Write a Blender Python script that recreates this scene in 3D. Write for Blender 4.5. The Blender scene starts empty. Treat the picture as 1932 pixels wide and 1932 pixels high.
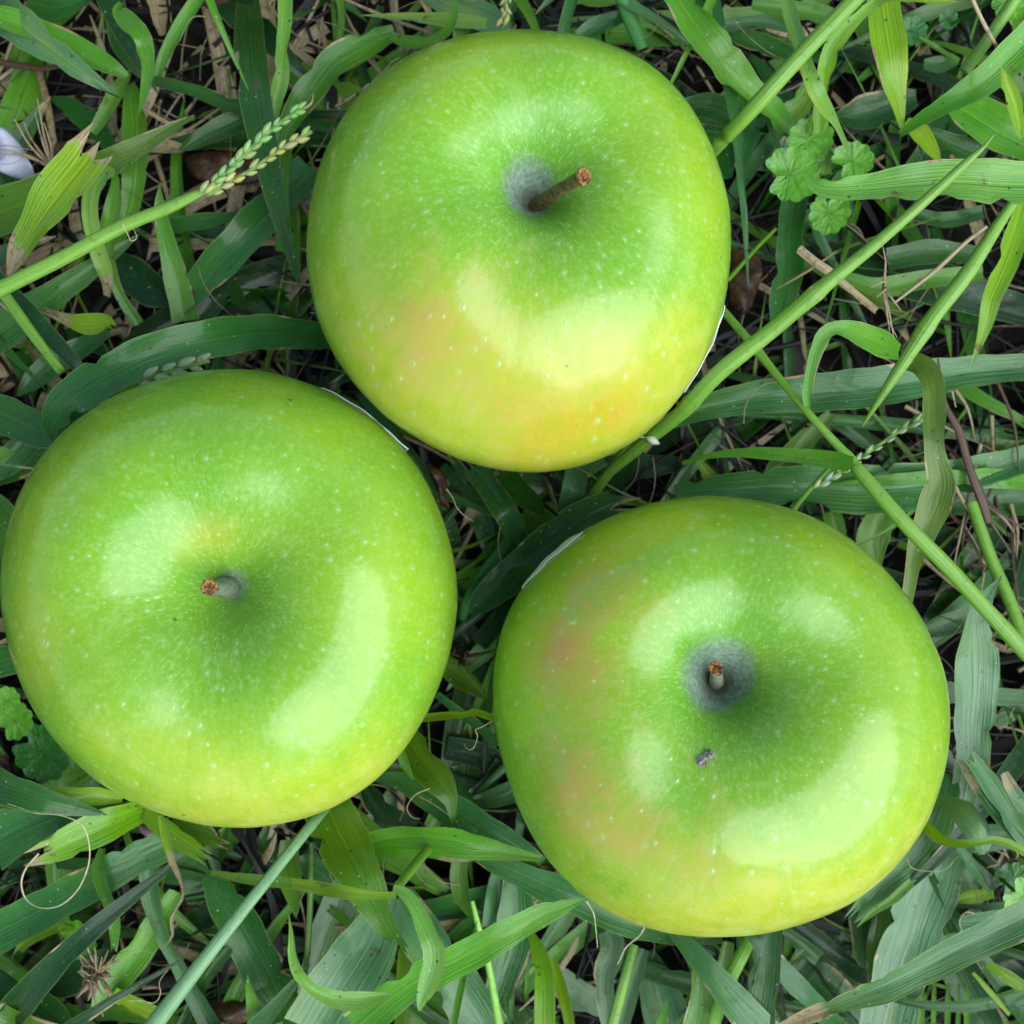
import bpy, math, random
import numpy as np
from mathutils import Vector, noise as mnoise

# ------------------------------------------------------------------ camera, world, sun, exposure
SC = bpy.context.scene
D = 24.0                                   # camera height in cm above the soil
T = math.tan(math.radians(25))
cam = bpy.data.cameras.new('camera'); camo = bpy.data.objects.new('camera', cam)
SC.collection.objects.link(camo); SC.camera = camo
camo.location = (0, 0, D / 100); camo.rotation_euler = (0, 0, 0)
cam.sensor_width = 36; cam.lens = 18 / T
cam.clip_start = 0.005; cam.clip_end = 50
cam.dof.use_dof = True; cam.dof.focus_distance = 0.185; cam.dof.aperture_fstop = 22
w = bpy.data.worlds.new('World'); SC.world = w; w.use_nodes = True
wn = w.node_tree.nodes; sky = wn.new('ShaderNodeTexSky'); sky.sky_type = 'NISHITA'; sky.sun_disc = False
SUN_EL, SUN_AZ = 50, -38                   # azimuth measured from +X, towards lower right of the picture
sky.sun_elevation = math.radians(SUN_EL); sky.sun_rotation = math.radians(90 - SUN_AZ)
wn['Background'].inputs[1].default_value = 0.052
w.node_tree.links.new(sky.outputs[0], wn['Background'].inputs[0])
sl = bpy.data.lights.new('sun', 'SUN'); sl.energy = 1.5; sl.angle = math.radians(69); sl.color = (0.90, 0.99, 1.0)
so = bpy.data.objects.new('sun', sl); SC.collection.objects.link(so)
so.rotation_euler = (math.radians(90 - SUN_EL), 0, math.radians(SUN_AZ + 90)); so.location = (0.5, -0.5, 1)
SC.view_settings.view_transform = 'Standard'; SC.view_settings.look = 'None'
SC.view_settings.exposure = 1.47; SC.view_settings.gamma = 1
SC.cycles.max_bounces = 6; SC.cycles.transparent_max_bounces = 4

# ------------------------------------------------------------------ helpers
rnd = random.Random(7)
def k_at(z): return T * (D - z) / 966.0
def world(px, py, z):
    k = k_at(z); return np.array([(px - 966) * k, (966 - py) * k, z])
def link(o, parent=None):
    SC.collection.objects.link(o)
    if parent is not None: o.parent = parent
    return o
def tag(o, label=None, cat=None, group=None, kind=None):
    if label: o['label'] = label
    if cat: o['category'] = cat
    if group: o['group'] = group
    if kind or cat: o['kind'] = kind or 'thing'
    return o
def empty(name, loc, label, cat, group=None):
    o = bpy.data.objects.new(name, None); o.location = [c / 100 for c in loc]; o.empty_display_size = 0.01
    return tag(link(o), label, cat, group)

class MB:
    """collects faces with per-vertex colour (rgb + dryness), uv-like coordinates; builds ONE mesh (cm in, m out)"""
    def __init__(s): s.v = []; s.f = []; s.c = []; s.uv = []; s.n = 0
    def add(s, V, F, C, UV):
        s.v.append(np.asarray(V, float)); s.f += [[i + s.n for i in q] for q in F]
        s.c.append(np.asarray(C, float)); s.uv.append(np.asarray(UV, float)); s.n += len(V)
    def grid(s, P, C, UV, close=False):
        m, n = P.shape[:2]; F = []
        for i in range(m - 1):
            for j in range(n if close else n - 1):
                a = i * n + j; b = i * n + (j + 1) % n
                F.append([a, b, b + n, a + n])
        s.add(P.reshape(-1, 3), F, C.reshape(-1, 4), UV.reshape(-1, 3))
    def build(s, name, mat, parent=None, origin=(0, 0, 0), smooth=True):
        me = bpy.data.meshes.new(name); V = (np.concatenate(s.v) - np.array(origin)) / 100
        me.from_pydata(V.tolist(), [], s.f)
        a = me.attributes.new('tint', 'FLOAT_COLOR', 'POINT'); a.data.foreach_set('color', np.concatenate(s.c).astype(np.float32).ravel())
        a = me.attributes.new('blade', 'FLOAT_VECTOR', 'POINT'); a.data.foreach_set('vector', np.concatenate(s.uv).astype(np.float32).ravel())
        me.polygons.foreach_set('use_smooth', [smooth] * len(me.polygons))
        me.materials.append(mat); me.update()
        o = bpy.data.objects.new(name, me)
        if parent is None: o.location = [c / 100 for c in origin]
        return link(o, parent)

class NT:
    def __init__(s, name):
        s.m = bpy.data.materials.new(name); s.m.use_nodes = True; s.t = s.m.node_tree; s.t.nodes.clear()
    def n(s, typ, ins=None, out=0, **pr):
        nd = s.t.nodes.new(typ)
        for k, v in pr.items(): setattr(nd, k, v)
        for k, v in (ins or {}).items():
            if isinstance(v, bpy.types.NodeSocket): s.t.links.new(v, nd.inputs[k])
            else:
                if isinstance(v, (tuple, list)) and nd.inputs[k].type == 'RGBA' and len(v) == 3: v = (*v, 1)
                nd.inputs[k].default_value = v
        return nd.outputs[out] if out is not None else nd
    def math(s, op, a, b=0.0, c=0.0, clamp=False):
        return s.n('ShaderNodeMath', {0: a, 1: b, 2: c}, operation=op, use_clamp=clamp)
    def ramp(s, v, a, b, lo=0.0, hi=1.0):
        return s.n('ShaderNodeMapRange', {0: v, 1: a, 2: b, 3: lo, 4: hi}, interpolation_type='SMOOTHSTEP')
    def mix(s, f, a, b, blend='MIX'):
        nd = s.t.nodes.new('ShaderNodeMix'); nd.data_type = 'RGBA'; nd.blend_type = blend
        for i, v in ((0, f), (6, a), (7, b)):
            if isinstance(v, bpy.types.NodeSocket): s.t.links.new(v, nd.inputs[i])
            else: nd.inputs[i].default_value = (*v, 1) if isinstance(v, (tuple, list)) and len(v) == 3 else v
        return nd.outputs[2]
    def attr(s, name, out='Color'):
        nd = s.t.nodes.new('ShaderNodeAttribute'); nd.attribute_name = name; return nd.outputs[out]
    def vmul(s, v, t): return s.n('ShaderNodeVectorMath', {0: v, 1: t}, operation='MULTIPLY')
    def noise(s, vec, scale, detail=3, rough=0.5, dist=0.0):
        return s.n('ShaderNodeTexNoise', {'Vector': vec, 'Scale': scale, 'Detail': detail, 'Roughness': rough, 'Distortion': dist})
    def out(s, sh): s.t.links.new(sh, s.n('ShaderNodeOutputMaterial', out=None).inputs[0]); return s.m

# ------------------------------------------------------------------ materials
def leaf_material(name, transl=0.3, rough=0.30, crinkle=0.0):
    M = NT(name); tint = M.attr('tint'); dry = M.attr('tint', 'Alpha'); bl = M.attr('blade', 'Vector')
    geo = M.n('ShaderNodeNewGeometry', out=0)
    sep = M.n('ShaderNodeSeparateXYZ', {0: bl}, out=None); u = sep.outputs[0]
    vein = M.noise(M.vmul(bl, (26, 0.55, 1)), 1.0, 2, 0.6)
    fine = M.noise(M.vmul(bl, (80, 1.2, 1)), 1.0, 1, 0.5)
    blot = M.noise(M.vmul(geo, (100, 100, 100)), 0.9, 4, 0.6)
    grit = M.noise(M.vmul(geo, (100, 100, 100)), 9.0, 2, 0.6)
    c = M.mix(M.ramp(vein, 0.35, 0.7, 0, 0.42), tint, M.mix(1.0, tint, (1.55, 1.35, 1.5), 'MULTIPLY'))
    c = M.mix(M.ramp(fine, 0.4, 0.75, 0, 0.4), c, M.mix(1.0, c, (0.6, 0.66, 0.6), 'MULTIPLY'))
    # midrib: a paler line with a dark side
    du = M.math('ABSOLUTE', M.math('SUBTRACT', u, 0.5))
    c = M.mix(M.ramp(du, 0.0, 0.03, 0.55, 0), c, M.mix(1.0, c, (1.7, 1.45, 1.6), 'MULTIPLY'))
    c = M.mix(M.ramp(M.math('ABSOLUTE', M.math('SUBTRACT', u, 0.56)), 0.0, 0.035, 0.45, 0), c, M.mix(1.0, c, (0.5, 0.55, 0.5), 'MULTIPLY'))
    # pale leaf margin
    c = M.mix(M.ramp(du, 0.465, 0.5, 0, 0.6), c, (0.34, 0.42, 0.14))
    c = M.mix(M.ramp(blot, 0.45, 0.75, 0, 0.5), c, M.mix(1.0, c, (1.45, 1.12, 0.75), 'MULTIPLY'))
    # dust film and specks
    c = M.mix(M.ramp(grit, 0.57, 0.75, 0, 0.12), c, (0.30, 0.38, 0.30))
    vo = M.n('ShaderNodeTexVoronoi', {'Vector': M.vmul(geo, (100, 100, 100)), 'Scale': 5.5}, out=None)
    col = M.n('ShaderNodeSeparateColor', {0: vo.outputs['Color']}, out=None)
    dk = M.math('MULTIPLY', M.ramp(vo.outputs['Distance'], 0.10, 0.19, 1, 0), M.math('GREATER_THAN', col.outputs[0], 0.80))
    lt = M.math('MULTIPLY', M.ramp(vo.outputs['Distance'], 0.05, 0.13, 1, 0), M.math('LESS_THAN', col.outputs[0], 0.22))
    c = M.mix(M.math('MULTIPLY', dk, 0.85), c, (0.02, 0.03, 0.015))
    c = M.mix(M.math('MULTIPLY', lt, 0.85), c, (0.62, 0.66, 0.6))
    # small brown lesions and yellowed patches
    les = M.noise(M.vmul(geo, (100, 100, 100)), 2.6, 5, 0.7)
    c = M.mix(M.ramp(les, 0.63, 0.69, 0, 0.8), c, (0.16, 0.085, 0.03))
    lw = M.noise(M.vmul(bl, (1.5, 0.35, 1)), 1.0, 2, 0.5)
    c = M.mix(M.ramp(lw, 0.5, 0.8, 0, 0.6), c, M.mix(1.0, c, (1.9, 1.25, 0.7), 'MULTIPLY'))
    c = M.mix(M.ramp(lw, 0.48, 0.25, 0, 0.5), c, M.mix(1.0, c, (0.6, 0.8, 1.0), 'MULTIPLY'))
    # dried tissue
    tan = M.mix(M.ramp(vein, 0.35, 0.65), (0.44, 0.29, 0.12), (0.60, 0.50, 0.30))
    tan = M.mix(M.ramp(grit, 0.5, 0.7, 0, 0.6), tan, (0.16, 0.07, 0.03))
    dm = M.ramp(M.math('ADD', dry, M.math('MULTIPLY', M.math('SUBTRACT', vein, 0.5), 0.5)), 0.42, 0.6)
    c = M.mix(dm, c, tan)
    h = M.math('ADD', M.math('MULTIPLY', vein, 0.55), M.math('MULTIPLY', blot, 0.8 + crinkle * 3))
    bump = M.n('ShaderNodeBump', {'Strength': 0.7 + crinkle, 'Distance': 0.0008, 'Height': h})
    pr = M.n('ShaderNodeBsdfPrincipled', {'Base Color': c, 'Roughness': M.ramp(blot, 0.3, 0.7, rough - 0.08, rough + 0.16),
             'Specular IOR Level': 0.5, 'Normal': bump, 'Coat Weight': 0.5, 'Coat Roughness': 0.15})
    tr = M.n('ShaderNodeBsdfTranslucent', {'Color': M.mix(1.0, c, (1.15, 1.1, 0.5), 'MULTIPLY'), 'Normal': bump})
    return M.out(M.n('ShaderNodeMixShader', {0: transl, 1: pr, 2: tr}))
LEAF = leaf_material('leaf tissue'); CRINK = leaf_material('crinkled leaf tissue', 0.2, 0.4, 0.5)

def stem_material():
    M = NT('grass stem tissue'); tint = M.attr('tint'); dry = M.attr('tint', 'Alpha'); bl = M.attr('blade', 'Vector')
    geo = M.n('ShaderNodeNewGeometry', out=0)
    st = M.noise(M.vmul(bl, (9, 0.35, 1)), 1.0, 3, 0.6)
    grit = M.noise(M.vmul(geo, (100, 100, 100)), 7.0, 3, 0.65)
    c = M.mix(M.ramp(st, 0.35, 0.7, 0, 0.6), tint, M.mix(1.0, tint, (1.7, 1.4, 1.7), 'MULTIPLY'))
    c = M.mix(M.ramp(grit, 0.55, 0.7, 0, 0.45), c, M.mix(1.0, c, (0.5, 0.42, 0.4), 'MULTIPLY'))
    tan = M.mix(M.ramp(st, 0.35, 0.65), (0.30, 0.20, 0.10), (0.52, 0.43, 0.27))
    tan = M.mix(M.ramp(grit, 0.5, 0.7, 0, 0.7), tan, (0.12, 0.06, 0.03))
    c = M.mix(M.ramp(M.math('ADD', dry, M.math('MULTIPLY', M.math('SUBTRACT', st, 0.5), 0.5)), 0.42, 0.6), c, tan)
    bump = M.n('ShaderNodeBump', {'Strength': 0.5, 'Distance': 0.0004, 'Height': st})
    return M.out(M.n('ShaderNodeBsdfPrincipled', {'Base Color': c, 'Roughness': 0.42, 'Normal': bump,
                     'Subsurface Weight': 0.0}))
STEM = stem_material()

def apple_material():
    M = NT('apple skin'); pol = M.attr('pol', 'Vector'); ln = M.attr('len', 'Vector')
    a1 = M.n('ShaderNodeSeparateColor', {0: M.attr('m1')}, out=None); ye, bl, ru = a1.outputs[0:3]
    a2 = M.n('ShaderNodeSeparateColor', {0: M.attr('m2')}, out=None); near, orange, dens = a2.outputs[0:3]
    geo = M.n('ShaderNodeNewGeometry', out=0); g = M.vmul(geo, (100, 100, 100))
    big = M.noise(g, 0.45, 3, 0.5); mid = M.noise(g, 2.2, 4, 0.6); fin = M.noise(g, 12, 3, 0.65)
    stk = M.noise(M.vmul(pol, (17, 17, 0.9)), 1.0, 3, 0.62)
    stk2 = M.noise(M.vmul(pol, (40, 40, 6.0)), 1.0, 3, 0.6)
    green = M.mix(M.ramp(big, 0.3, 0.7), (0.215, 0.455, 0.028), (0.315, 0.505, 0.022))
    green = M.mix(M.math('MULTIPLY', near, 0.75), green, (0.105, 0.350, 0.016))
    yel = M.mix(M.ramp(mid, 0.3, 0.7), (0.44, 0.52, 0.030), (0.55, 0.56, 0.070))
    yf = M.math('ADD', ye, M.math('MULTIPLY', M.math('SUBTRACT', stk, 0.5), 0.30))
    yf = M.math('ADD', yf, M.math('MULTIPLY', M.math('SUBTRACT', big, 0.5), 0.25))
    c = M.mix(M.ramp(yf, 0.0, 1.0), green, yel)
    # radial streaks of paler tissue
    sf = M.math('MULTIPLY', M.ramp(stk2, 0.50, 0.72), M.math('ADD', M.math('MULTIPLY', near, 0.48), 0.05))
    c = M.mix(sf, c, (0.44, 0.66, 0.20))
    c = M.mix(M.ramp(stk, 0.54, 0.30, 0, 0.22), c, M.mix(1.0, c, (0.66, 0.82, 0.6), 'MULTIPLY'))
    c = M.mix(M.ramp(fin, 0.48, 0.72, 0, 0.30), c, (0.46, 0.66, 0.22))
    c = M.mix(M.ramp(mid, 0.5, 0.75, 0, 0.18), c, (0.40, 0.66, 0.16))
    # blush and sun-gold patches
    bf = M.math('ADD', bl, M.math('ADD', M.math('MULTIPLY', M.math('SUBTRACT', fin, 0.5), 0.5), M.math('MULTIPLY', M.math('SUBTRACT', M.math('ADD', M.math('MULTIPLY', mid, 0.6), M.math('MULTIPLY', big, 0.4)), 0.5), 1.3)))
    c = M.mix(M.math('MULTIPLY', M.ramp(M.math('MULTIPLY', bf, M.math('GREATER_THAN', bl, 0.01)), 0.0, 0.95), 0.88), c, (0.56, 0.27, 0.085))
    of = M.math('MULTIPLY', orange, M.math('ADD', M.ramp(mid, 0.35, 0.7, 0.32, 0.62), M.ramp(fin, 0.48, 0.62, 0, 0.28)))
    c = M.mix(M.math('MULTIPLY', of, 0.9), c, (0.60, 0.27, 0.010))
    # lenticels: pale dots with a halo
    dots = None
    vo = M.n('ShaderNodeTexVoronoi', {'Vector': ln, 'Scale': 3.9}, out=None)
    cc = M.n('ShaderNodeSeparateColor', {0: vo.outputs['Color']}, out=None)
    r = M.math('ADD', 0.07, M.math('MULTIPLY', cc.outputs[0], 0.10))
    core = M.ramp(M.math('DIVIDE', vo.outputs['Distance'], r), 0.3, 1.4, 1, 0)
    halo = M.ramp(M.math('DIVIDE', vo.outputs['Distance'], r), 0.8, 2.9, 1, 0)
    on = M.math('MULTIPLY', M.math('GREATER_THAN', cc.outputs[1], 0.42), dens)
    c = M.mix(M.math('MULTIPLY', M.math('MULTIPLY', halo, on), 0.24), c, (0.50, 0.70, 0.30))
    c = M.mix(M.math('MULTIPLY', M.math('MULTIPLY', core, on), 0.32), c, (0.66, 0.82, 0.46))
    v2 = M.n('ShaderNodeTexVoronoi', {'Vector': ln, 'Scale': 6.4}, out=None)
    core2 = M.ramp(v2.outputs['Distance'], 0.08, 0.19, 1, 0)
    c = M.mix(M.math('MULTIPLY', M.math('MULTIPLY', core2, near), 0.55), c, (0.62, 0.78, 0.42))
    # russet cavity: grey-green matt
    rf = M.ramp(M.math('ADD', ru, M.math('MULTIPLY', M.math('SUBTRACT', stk2, 0.5), 0.7)), 0.20, 0.66)
    rc = M.mix(M.ramp(fin, 0.35, 0.65), (0.16, 0.22, 0.165), (0.28, 0.36, 0.30))
    rc = M.mix(M.ramp(ru, 0.75, 1.15), rc, (0.085, 0.075, 0.06))
    c = M.mix(M.math('MULTIPLY', rf, 0.92), c, rc)
    # tiny dark scars
    v3 = M.n('ShaderNodeTexVoronoi', {'Vector': g, 'Scale': 1.15}, out=None)
    c3 = M.n('ShaderNodeSeparateColor', {0: v3.outputs['Color']}, out=None)
    sc = M.math('MULTIPLY', M.ramp(v3.outputs['Distance'], 0.03, 0.055, 1, 0), M.math('GREATER_THAN', c3.outputs[0], 0.8))
    c = M.mix(M.math('MULTIPLY', sc, 0.8), c, (0.12, 0.07, 0.03))
    h = M.math('ADD', M.math('MULTIPLY', mid, 0.5), M.math('MULTIPLY', M.math('MULTIPLY', core, on), 0.35))
    h = M.math('ADD', h, M.math('MULTIPLY', stk, 0.12))
    h = M.math('ADD', h, M.math('MULTIPLY', M.math('MULTIPLY', fin, ru), 0.9))
    bump = M.n('ShaderNodeBump', {'Strength': 0.35, 'Distance': 0.0006, 'Height': h})
    ro = M.math('ADD', M.ramp(mid, 0.3, 0.7, 0.14, 0.25), M.math('ADD', M.math('MULTIPLY', rf, 0.45), M.math('MULTIPLY', M.math('POWER', near, 2.0), 0.22)))
    return M.out(M.n('ShaderNodeBsdfPrincipled', {'Base Color': c, 'Roughness': ro, 'Specular IOR Level': 0.54,                     'Subsurface Weight': 0.12, 'Subsurface Radius': (0.6, 1.0, 0.15), 'Subsurface Scale': 0.002, 'Normal': bump}))
APPLE = apple_material()

def plain(name, c1, c2, rough=0.6, scale=4.0, bump=0.3, spec=0.5):
    M = NT(name); geo = M.vmul(M.n('ShaderNodeNewGeometry', out=0), (100, 100, 100))
    n1 = M.noise(geo, scale, 4, 0.65)
    bp = M.n('ShaderNodeBump', {'Strength': bump, 'Distance': 0.0008, 'Height': n1})
    return M.out(M.n('ShaderNodeBsdfPrincipled', {'Base Color': M.mix(M.ramp(n1, 0.35, 0.65), c1, c2), 'Roughness': rough,
                     'Specular IOR Level': spec, 'Normal': bp}))
BARK = plain('apple stalk bark', (0.075, 0.055, 0.016), (0.20, 0.13, 0.03), 0.6, 10, 0.8)
BARKG = plain('grey downy stalk bark', (0.15, 0.18, 0.13), (0.24, 0.27, 0.19), 0.85, 12, 0.8)
CUT = plain('snapped stalk end', (0.12, 0.035, 0.01), (0.62, 0.30, 0.09), 0.8, 14, 1.0)
PAPER = plain('white sticker paper', (0.74, 0.80, 0.84), (0.80, 0.84, 0.86), 0.4, 2, 0.05)
INK = plain('sticker ink', (0.02, 0.03, 0.05), (0.05, 0.07, 0.10), 0.5, 2, 0.0)
SCAB = plain('grey scab', (0.12, 0.075, 0.05), (0.42, 0.40, 0.36), 0.5, 9, 0.8)
PETAL = plain('petal tissue', (0.30, 0.29, 0.40), (0.46, 0.46, 0.56), 0.5, 1.5, 0.2)
PINK = plain('pink petal tissue', (0.36, 0.17, 0.18), (0.46, 0.27, 0.26), 0.6, 2, 0.4)
DEAD = plain('dead leaf tissue', (0.028, 0.013, 0.007), (0.12, 0.055, 0.022), 0.45, 2.5, 0.9)
SOIL = plain('soil', (0.004, 0.004, 0.003), (0.016, 0.012, 0.008), 0.9, 2.5, 1.0, 0.3)  # near-black base: the shade of the gaps between blades is put into it
THREAD = plain('dry plant fibre', (0.42, 0.34, 0.17), (0.62, 0.56, 0.36), 0.6, 8, 0.2)

# ------------------------------------------------------------------ the apples
APP = {
 'top':   dict(p=[0.1129, 4.4041, 3.7782, 0.1113, 0.1051, -0.0034, -0.0031, -0.0075, 0.0134, -0.0068, 0.0045, 0.0006, -0.0047], cav=0.29, sh=(0.05, 0.52), bowl=0.21),
 'left':  dict(p=[-4.8573, -1.4724, 3.9696, 0.0895, 0.0808, -0.0128, -0.0215, -0.0041, 0.0079, -0.0041, 0.0008, 0.0022, 0.0009], cav=0.18, sh=(0.1, 0.1), bowl=0.27),
 'right': dict(p=[3.5583, -3.5846, 3.9114, -0.0127, 0.156, 0.0216, -0.0095, 0.0066, 0.0048, -0.0066, -0.0071, 0.0006, 0.0025], cav=0.3, sh=(-0.1, 0.48), bowl=0.25)}
CZ = 4.3
def tilt_matrix(tx, ty):
    n = np.array([tx, ty, 1.]); n /= np.linalg.norm(n)
    v = np.cross([0, 0, 1], n); s = np.linalg.norm(v) + 1e-12
    K = np.array([[0, -v[2], v[1]], [v[2], 0, -v[0]], [-v[1], v[0], 0]])
    return np.eye(3) + K + K @ K * ((1 - n[2]) / s ** 2)
def apple_surface(A, a, ph, lift=0.0):
    """a: polar angle from the stem, ph: azimuth (arrays, broadcast); returns points in cm, world frame"""
    p = A['p']; R = p[2]; F = p[5:]; ct = np.cos(a); st = np.abs(np.sin(a))
    rho = st ** 0.86; z = np.sign(ct) * np.abs(ct) ** 0.92 * 0.90
    rho = rho * (1 - 0.16 * np.clip(0.25 - z, 0, None) ** 1.3)
    z = z - (A['bowl'] * np.exp(-(rho / 0.42) ** 2) + A['cav'] * np.exp(-(rho / 0.145) ** 1.6)) * (ct > 0)
    z = z + (0.16 * np.exp(-(rho / 0.32) ** 2)) * (ct <= 0)
    f = 1 + (F[0] * np.cos(2 * ph) + F[1] * np.sin(2 * ph) + F[2] * np.cos(3 * ph) + F[3] * np.sin(3 * ph) + F[4] * np.cos(4 * ph)
             + F[5] * np.sin(4 * ph) + F[6] * np.cos(5 * ph) + F[7] * np.sin(5 * ph)) * np.clip(rho / 0.8, 0, 1) ** 1.5
    z = z + 0.014 * np.cos(5 * ph + F[0] * 60) * np.exp(-((rho - 0.52) / 0.25) ** 2) * (ct > 0)   # the soft lobes of the shoulder
    f = f + lift / R; sh = (np.clip(ct, 0, 1) ** 1.5)[..., None] * np.array(A['sh'])     # the hollow sits off centre
    L = np.stack([rho * f * np.cos(ph), rho * f * np.sin(ph), (z + lift / R * ct) + 0 * ph], -1) * R
    L[..., :2] += sh
    return L @ tilt_matrix(p[3], p[4]).T + np.array([p[0], p[1], CZ]), rho, L

def smooth(x, a, b):
    t = np.clip((x - a) / (b - a), 0, 1); return t * t * (3 - 2 * t)
def near_point(P, px, py):
    """the visible surface vertex nearest a picture position"""
    flat = P.reshape(-1, 3); k = 966 / T / (D - flat[:, 2]); d = (966 + flat[:, 0] * k - px) ** 2 + (966 - flat[:, 1] * k - py) ** 2
    d = d + 1e6 * (flat[:, 2] < CZ - 0.6); return flat[d.argmin()]

def make_apple(key, label, stem_tip, stem_z, stem_r, stem_mats, yel, blush, orange, rus, sticker):
    A = APP[key]; NP, NA = 360, 300
    t = np.linspace(0, 1, NA); a = (math.pi * t ** 1.25)[:, None]; ph = np.linspace(0, 2 * math.pi, NP, endpoint=False)[None, :]
    P, rho, L = apple_surface(A, a, ph); org = np.array([A['p'][0], A['p'][1], CZ]); R = A['p'][2]
    rho = rho + 0 * ph
    sw = np.array([mnoise.noise(Vector((q[0] * 0.55 + 7, q[1] * 0.55, q[2] * 0.55))) + 0.35 * mnoise.noise(Vector((q[0] * 1.5, q[1] * 1.5 + 3, q[2] * 1.5))) for q in P.reshape(-1, 3)]).reshape(P.shape[:2])
    P = P + (P - org) / np.linalg.norm(P - org, axis=-1, keepdims=True) * (sw * 0.032 * np.clip(rho * 4, 0, 1))[..., None]
    base = np.array([org[0], org[1], P[..., 2].min()])
    root = empty('apple', base, label, 'apple', 'green apples lying in the grass')
    d = (P - org) / np.linalg.norm(P - org, axis=-1, keepdims=True)
    g = np.array(yel[0]); g = g / np.linalg.norm(g); ye = smooth(d @ g, yel[1], yel[2]) * yel[3]
    for (px, py, s, amt) in yel[4]:
        c = near_point(P, px, py); ye = ye + amt * np.exp(-((P - c) ** 2).sum(-1) / s ** 2)
    def blobs(lst):
        o = np.zeros(P.shape[:2])
        for (px, py, s, amt) in lst:
            c = near_point(P, px, py); o = np.maximum(o, amt * np.exp(-((P - c) ** 2).sum(-1) / s ** 2))
        return o
    bl = blobs(blush); orr = blobs(orange)
    ru = smooth(rho, rus[0] * 1.35, rus[0] * 0.25) + 0 * ph
    rw = rus[0] * (1 + 0.35 * np.cos(ph - rus[1]))
    ru = np.clip(1.25 - rho / rw, 0, 1) * rus[2]
    up = (np.cos(a) > 0)
    near = np.clip(1.2 - rho / 0.56, 0, 1) * up; dens = np.clip(rho / 0.22, 0, 1) * 0.9
    s = np.cumsum(np.concatenate([[0], np.linalg.norm(np.diff(L[:, 0], axis=0), axis=1)]))[:, None] + 0 * ph
    pol = np.stack([np.cos(ph) + 0 * a, np.sin(ph) + 0 * a, s], -1)
    rr = 0.9 + R * rho * 0.95
    ln = np.stack([np.cos(ph) * rr, np.sin(ph) * rr, s * 0.72], -1)
    me = bpy.data.meshes.new('skin'); V = ((P - base) / 100).reshape(-1, 3); F = []
    idx = np.arange(NA * NP).reshape(NA, NP); nx = np.roll(idx, -1, 1)
    F = np.stack([idx[:-1], idx[1:], nx[1:], nx[:-1]], -1).reshape(-1, 4)
    me.from_pydata(V.tolist(), [], F.tolist())
    for nm, typ, arr, key2 in (('pol', 'FLOAT_VECTOR', pol, 'vector'), ('len', 'FLOAT_VECTOR', ln, 'vector'),
                               ('m1', 'FLOAT_COLOR', np.stack([ye, bl, ru, ye * 0 + 1], -1), 'color'),
                               ('m2', 'FLOAT_COLOR', np.stack([near, orr, dens, ye * 0 + 1], -1), 'color')):
        at = me.attributes.new(nm, typ, 'POINT'); at.data.foreach_set(key2, arr.astype(np.float32).ravel())
    me.polygons.foreach_set('use_smooth', [True] * len(me.polygons)); me.materials.append(APPLE); me.update()
    link(bpy.data.objects.new('skin', me), root)
    # stalk
    b = P[0].mean(0) - np.array([0, 0, 0.12]); tip = world(stem_tip[0], stem_tip[1], stem_z)
    mid = (b + tip) / 2 + np.array([0, 0, 0.10]); pts = []
    for i in range(15):
        q = i / 14; pts.append((1 - q) ** 2 * b + 2 * q * (1 - q) * mid + q * q * tip)
    m = MB(); rad = [stem_r[0] + (stem_r[1] - stem_r[0]) * smooth(i / 14, 0.1, 0.9) + (0.012 if i > 12 else 0) for i in range(15)]
    tube(m, np.array(pts), rad, (0, 0, 0), 14, wob=0.07)
    st = m.build('stem', stem_mats, root, base)
    m = MB(); ax = pts[-1] - pts[-2]; ax /= np.linalg.norm(ax)
    e1 = np.cross(ax, [0, 0.3, 1]); e1 /= np.linalg.norm(e1); e2 = np.cross(ax, e1); G = []
    rr_ = random.Random(len(key))
    for i, (fr, hh) in enumerate(((1.02, -0.03), (1.14, 0.02), (1.06, 0.06), (0.72, 0.05), (0.45, 0.0), (0.22, 0.03), (0.01, -0.02))):
        ring = []
        for j in range(18):
            th = j / 18 * 2 * math.pi; f = fr * rad[-1] * (1 + rr_.uniform(-0.16, 0.16) * (fr > 0.1))
            ring.append(tip + e1 * math.cos(th) * f + e2 * math.sin(th) * f + ax * (hh * rad[-1] / 0.12 + rr_.uniform(-0.018, 0.018) * (i > 1)))
        G.append(ring)
    G = np.array(G); m.grid(G, np.zeros(G.shape[:2] + (4,)), np.zeros(G.shape[:2] + (3,)), True)
    tp = m.build('stem_tip', CUT, None, (0, 0, 0), smooth=False); tp.parent = st; tp.matrix_parent_inverse = st.matrix_local.inverted()
    tp.data.transform(__import__('mathutils').Matrix.Translation(Vector((-base / 100).tolist())))
    # sticker on the flank, just past the outline seen from above
    aa = np.linspace(0.9, 2.2, 140)[:, None]; pp = np.linspace(0, 2 * math.pi, 720, endpoint=False)[None, :]
    Q, _, _ = apple_surface(A, aa, pp)
    def rim(px, py):
        k = 966 / T / (D - Q[..., 2]); x = 966 + Q[..., 0] * k; y = 966 - Q[..., 1] * k
        dd = (x - px) ** 2 + (y - py) ** 2; i = np.unravel_index(dd.argmin(), dd.shape); return aa[i[0], 0], pp[0, i[1]]
    (x0, y0), (x1, y1), wdt, flare = sticker
    a0, p0 = rim(x0, y0); a1, p1 = rim(x1, y1); dp = (p1 - p0 + math.pi) % (2 * math.pi) - math.pi
    n, mm = 40, 14; G = []
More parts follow.
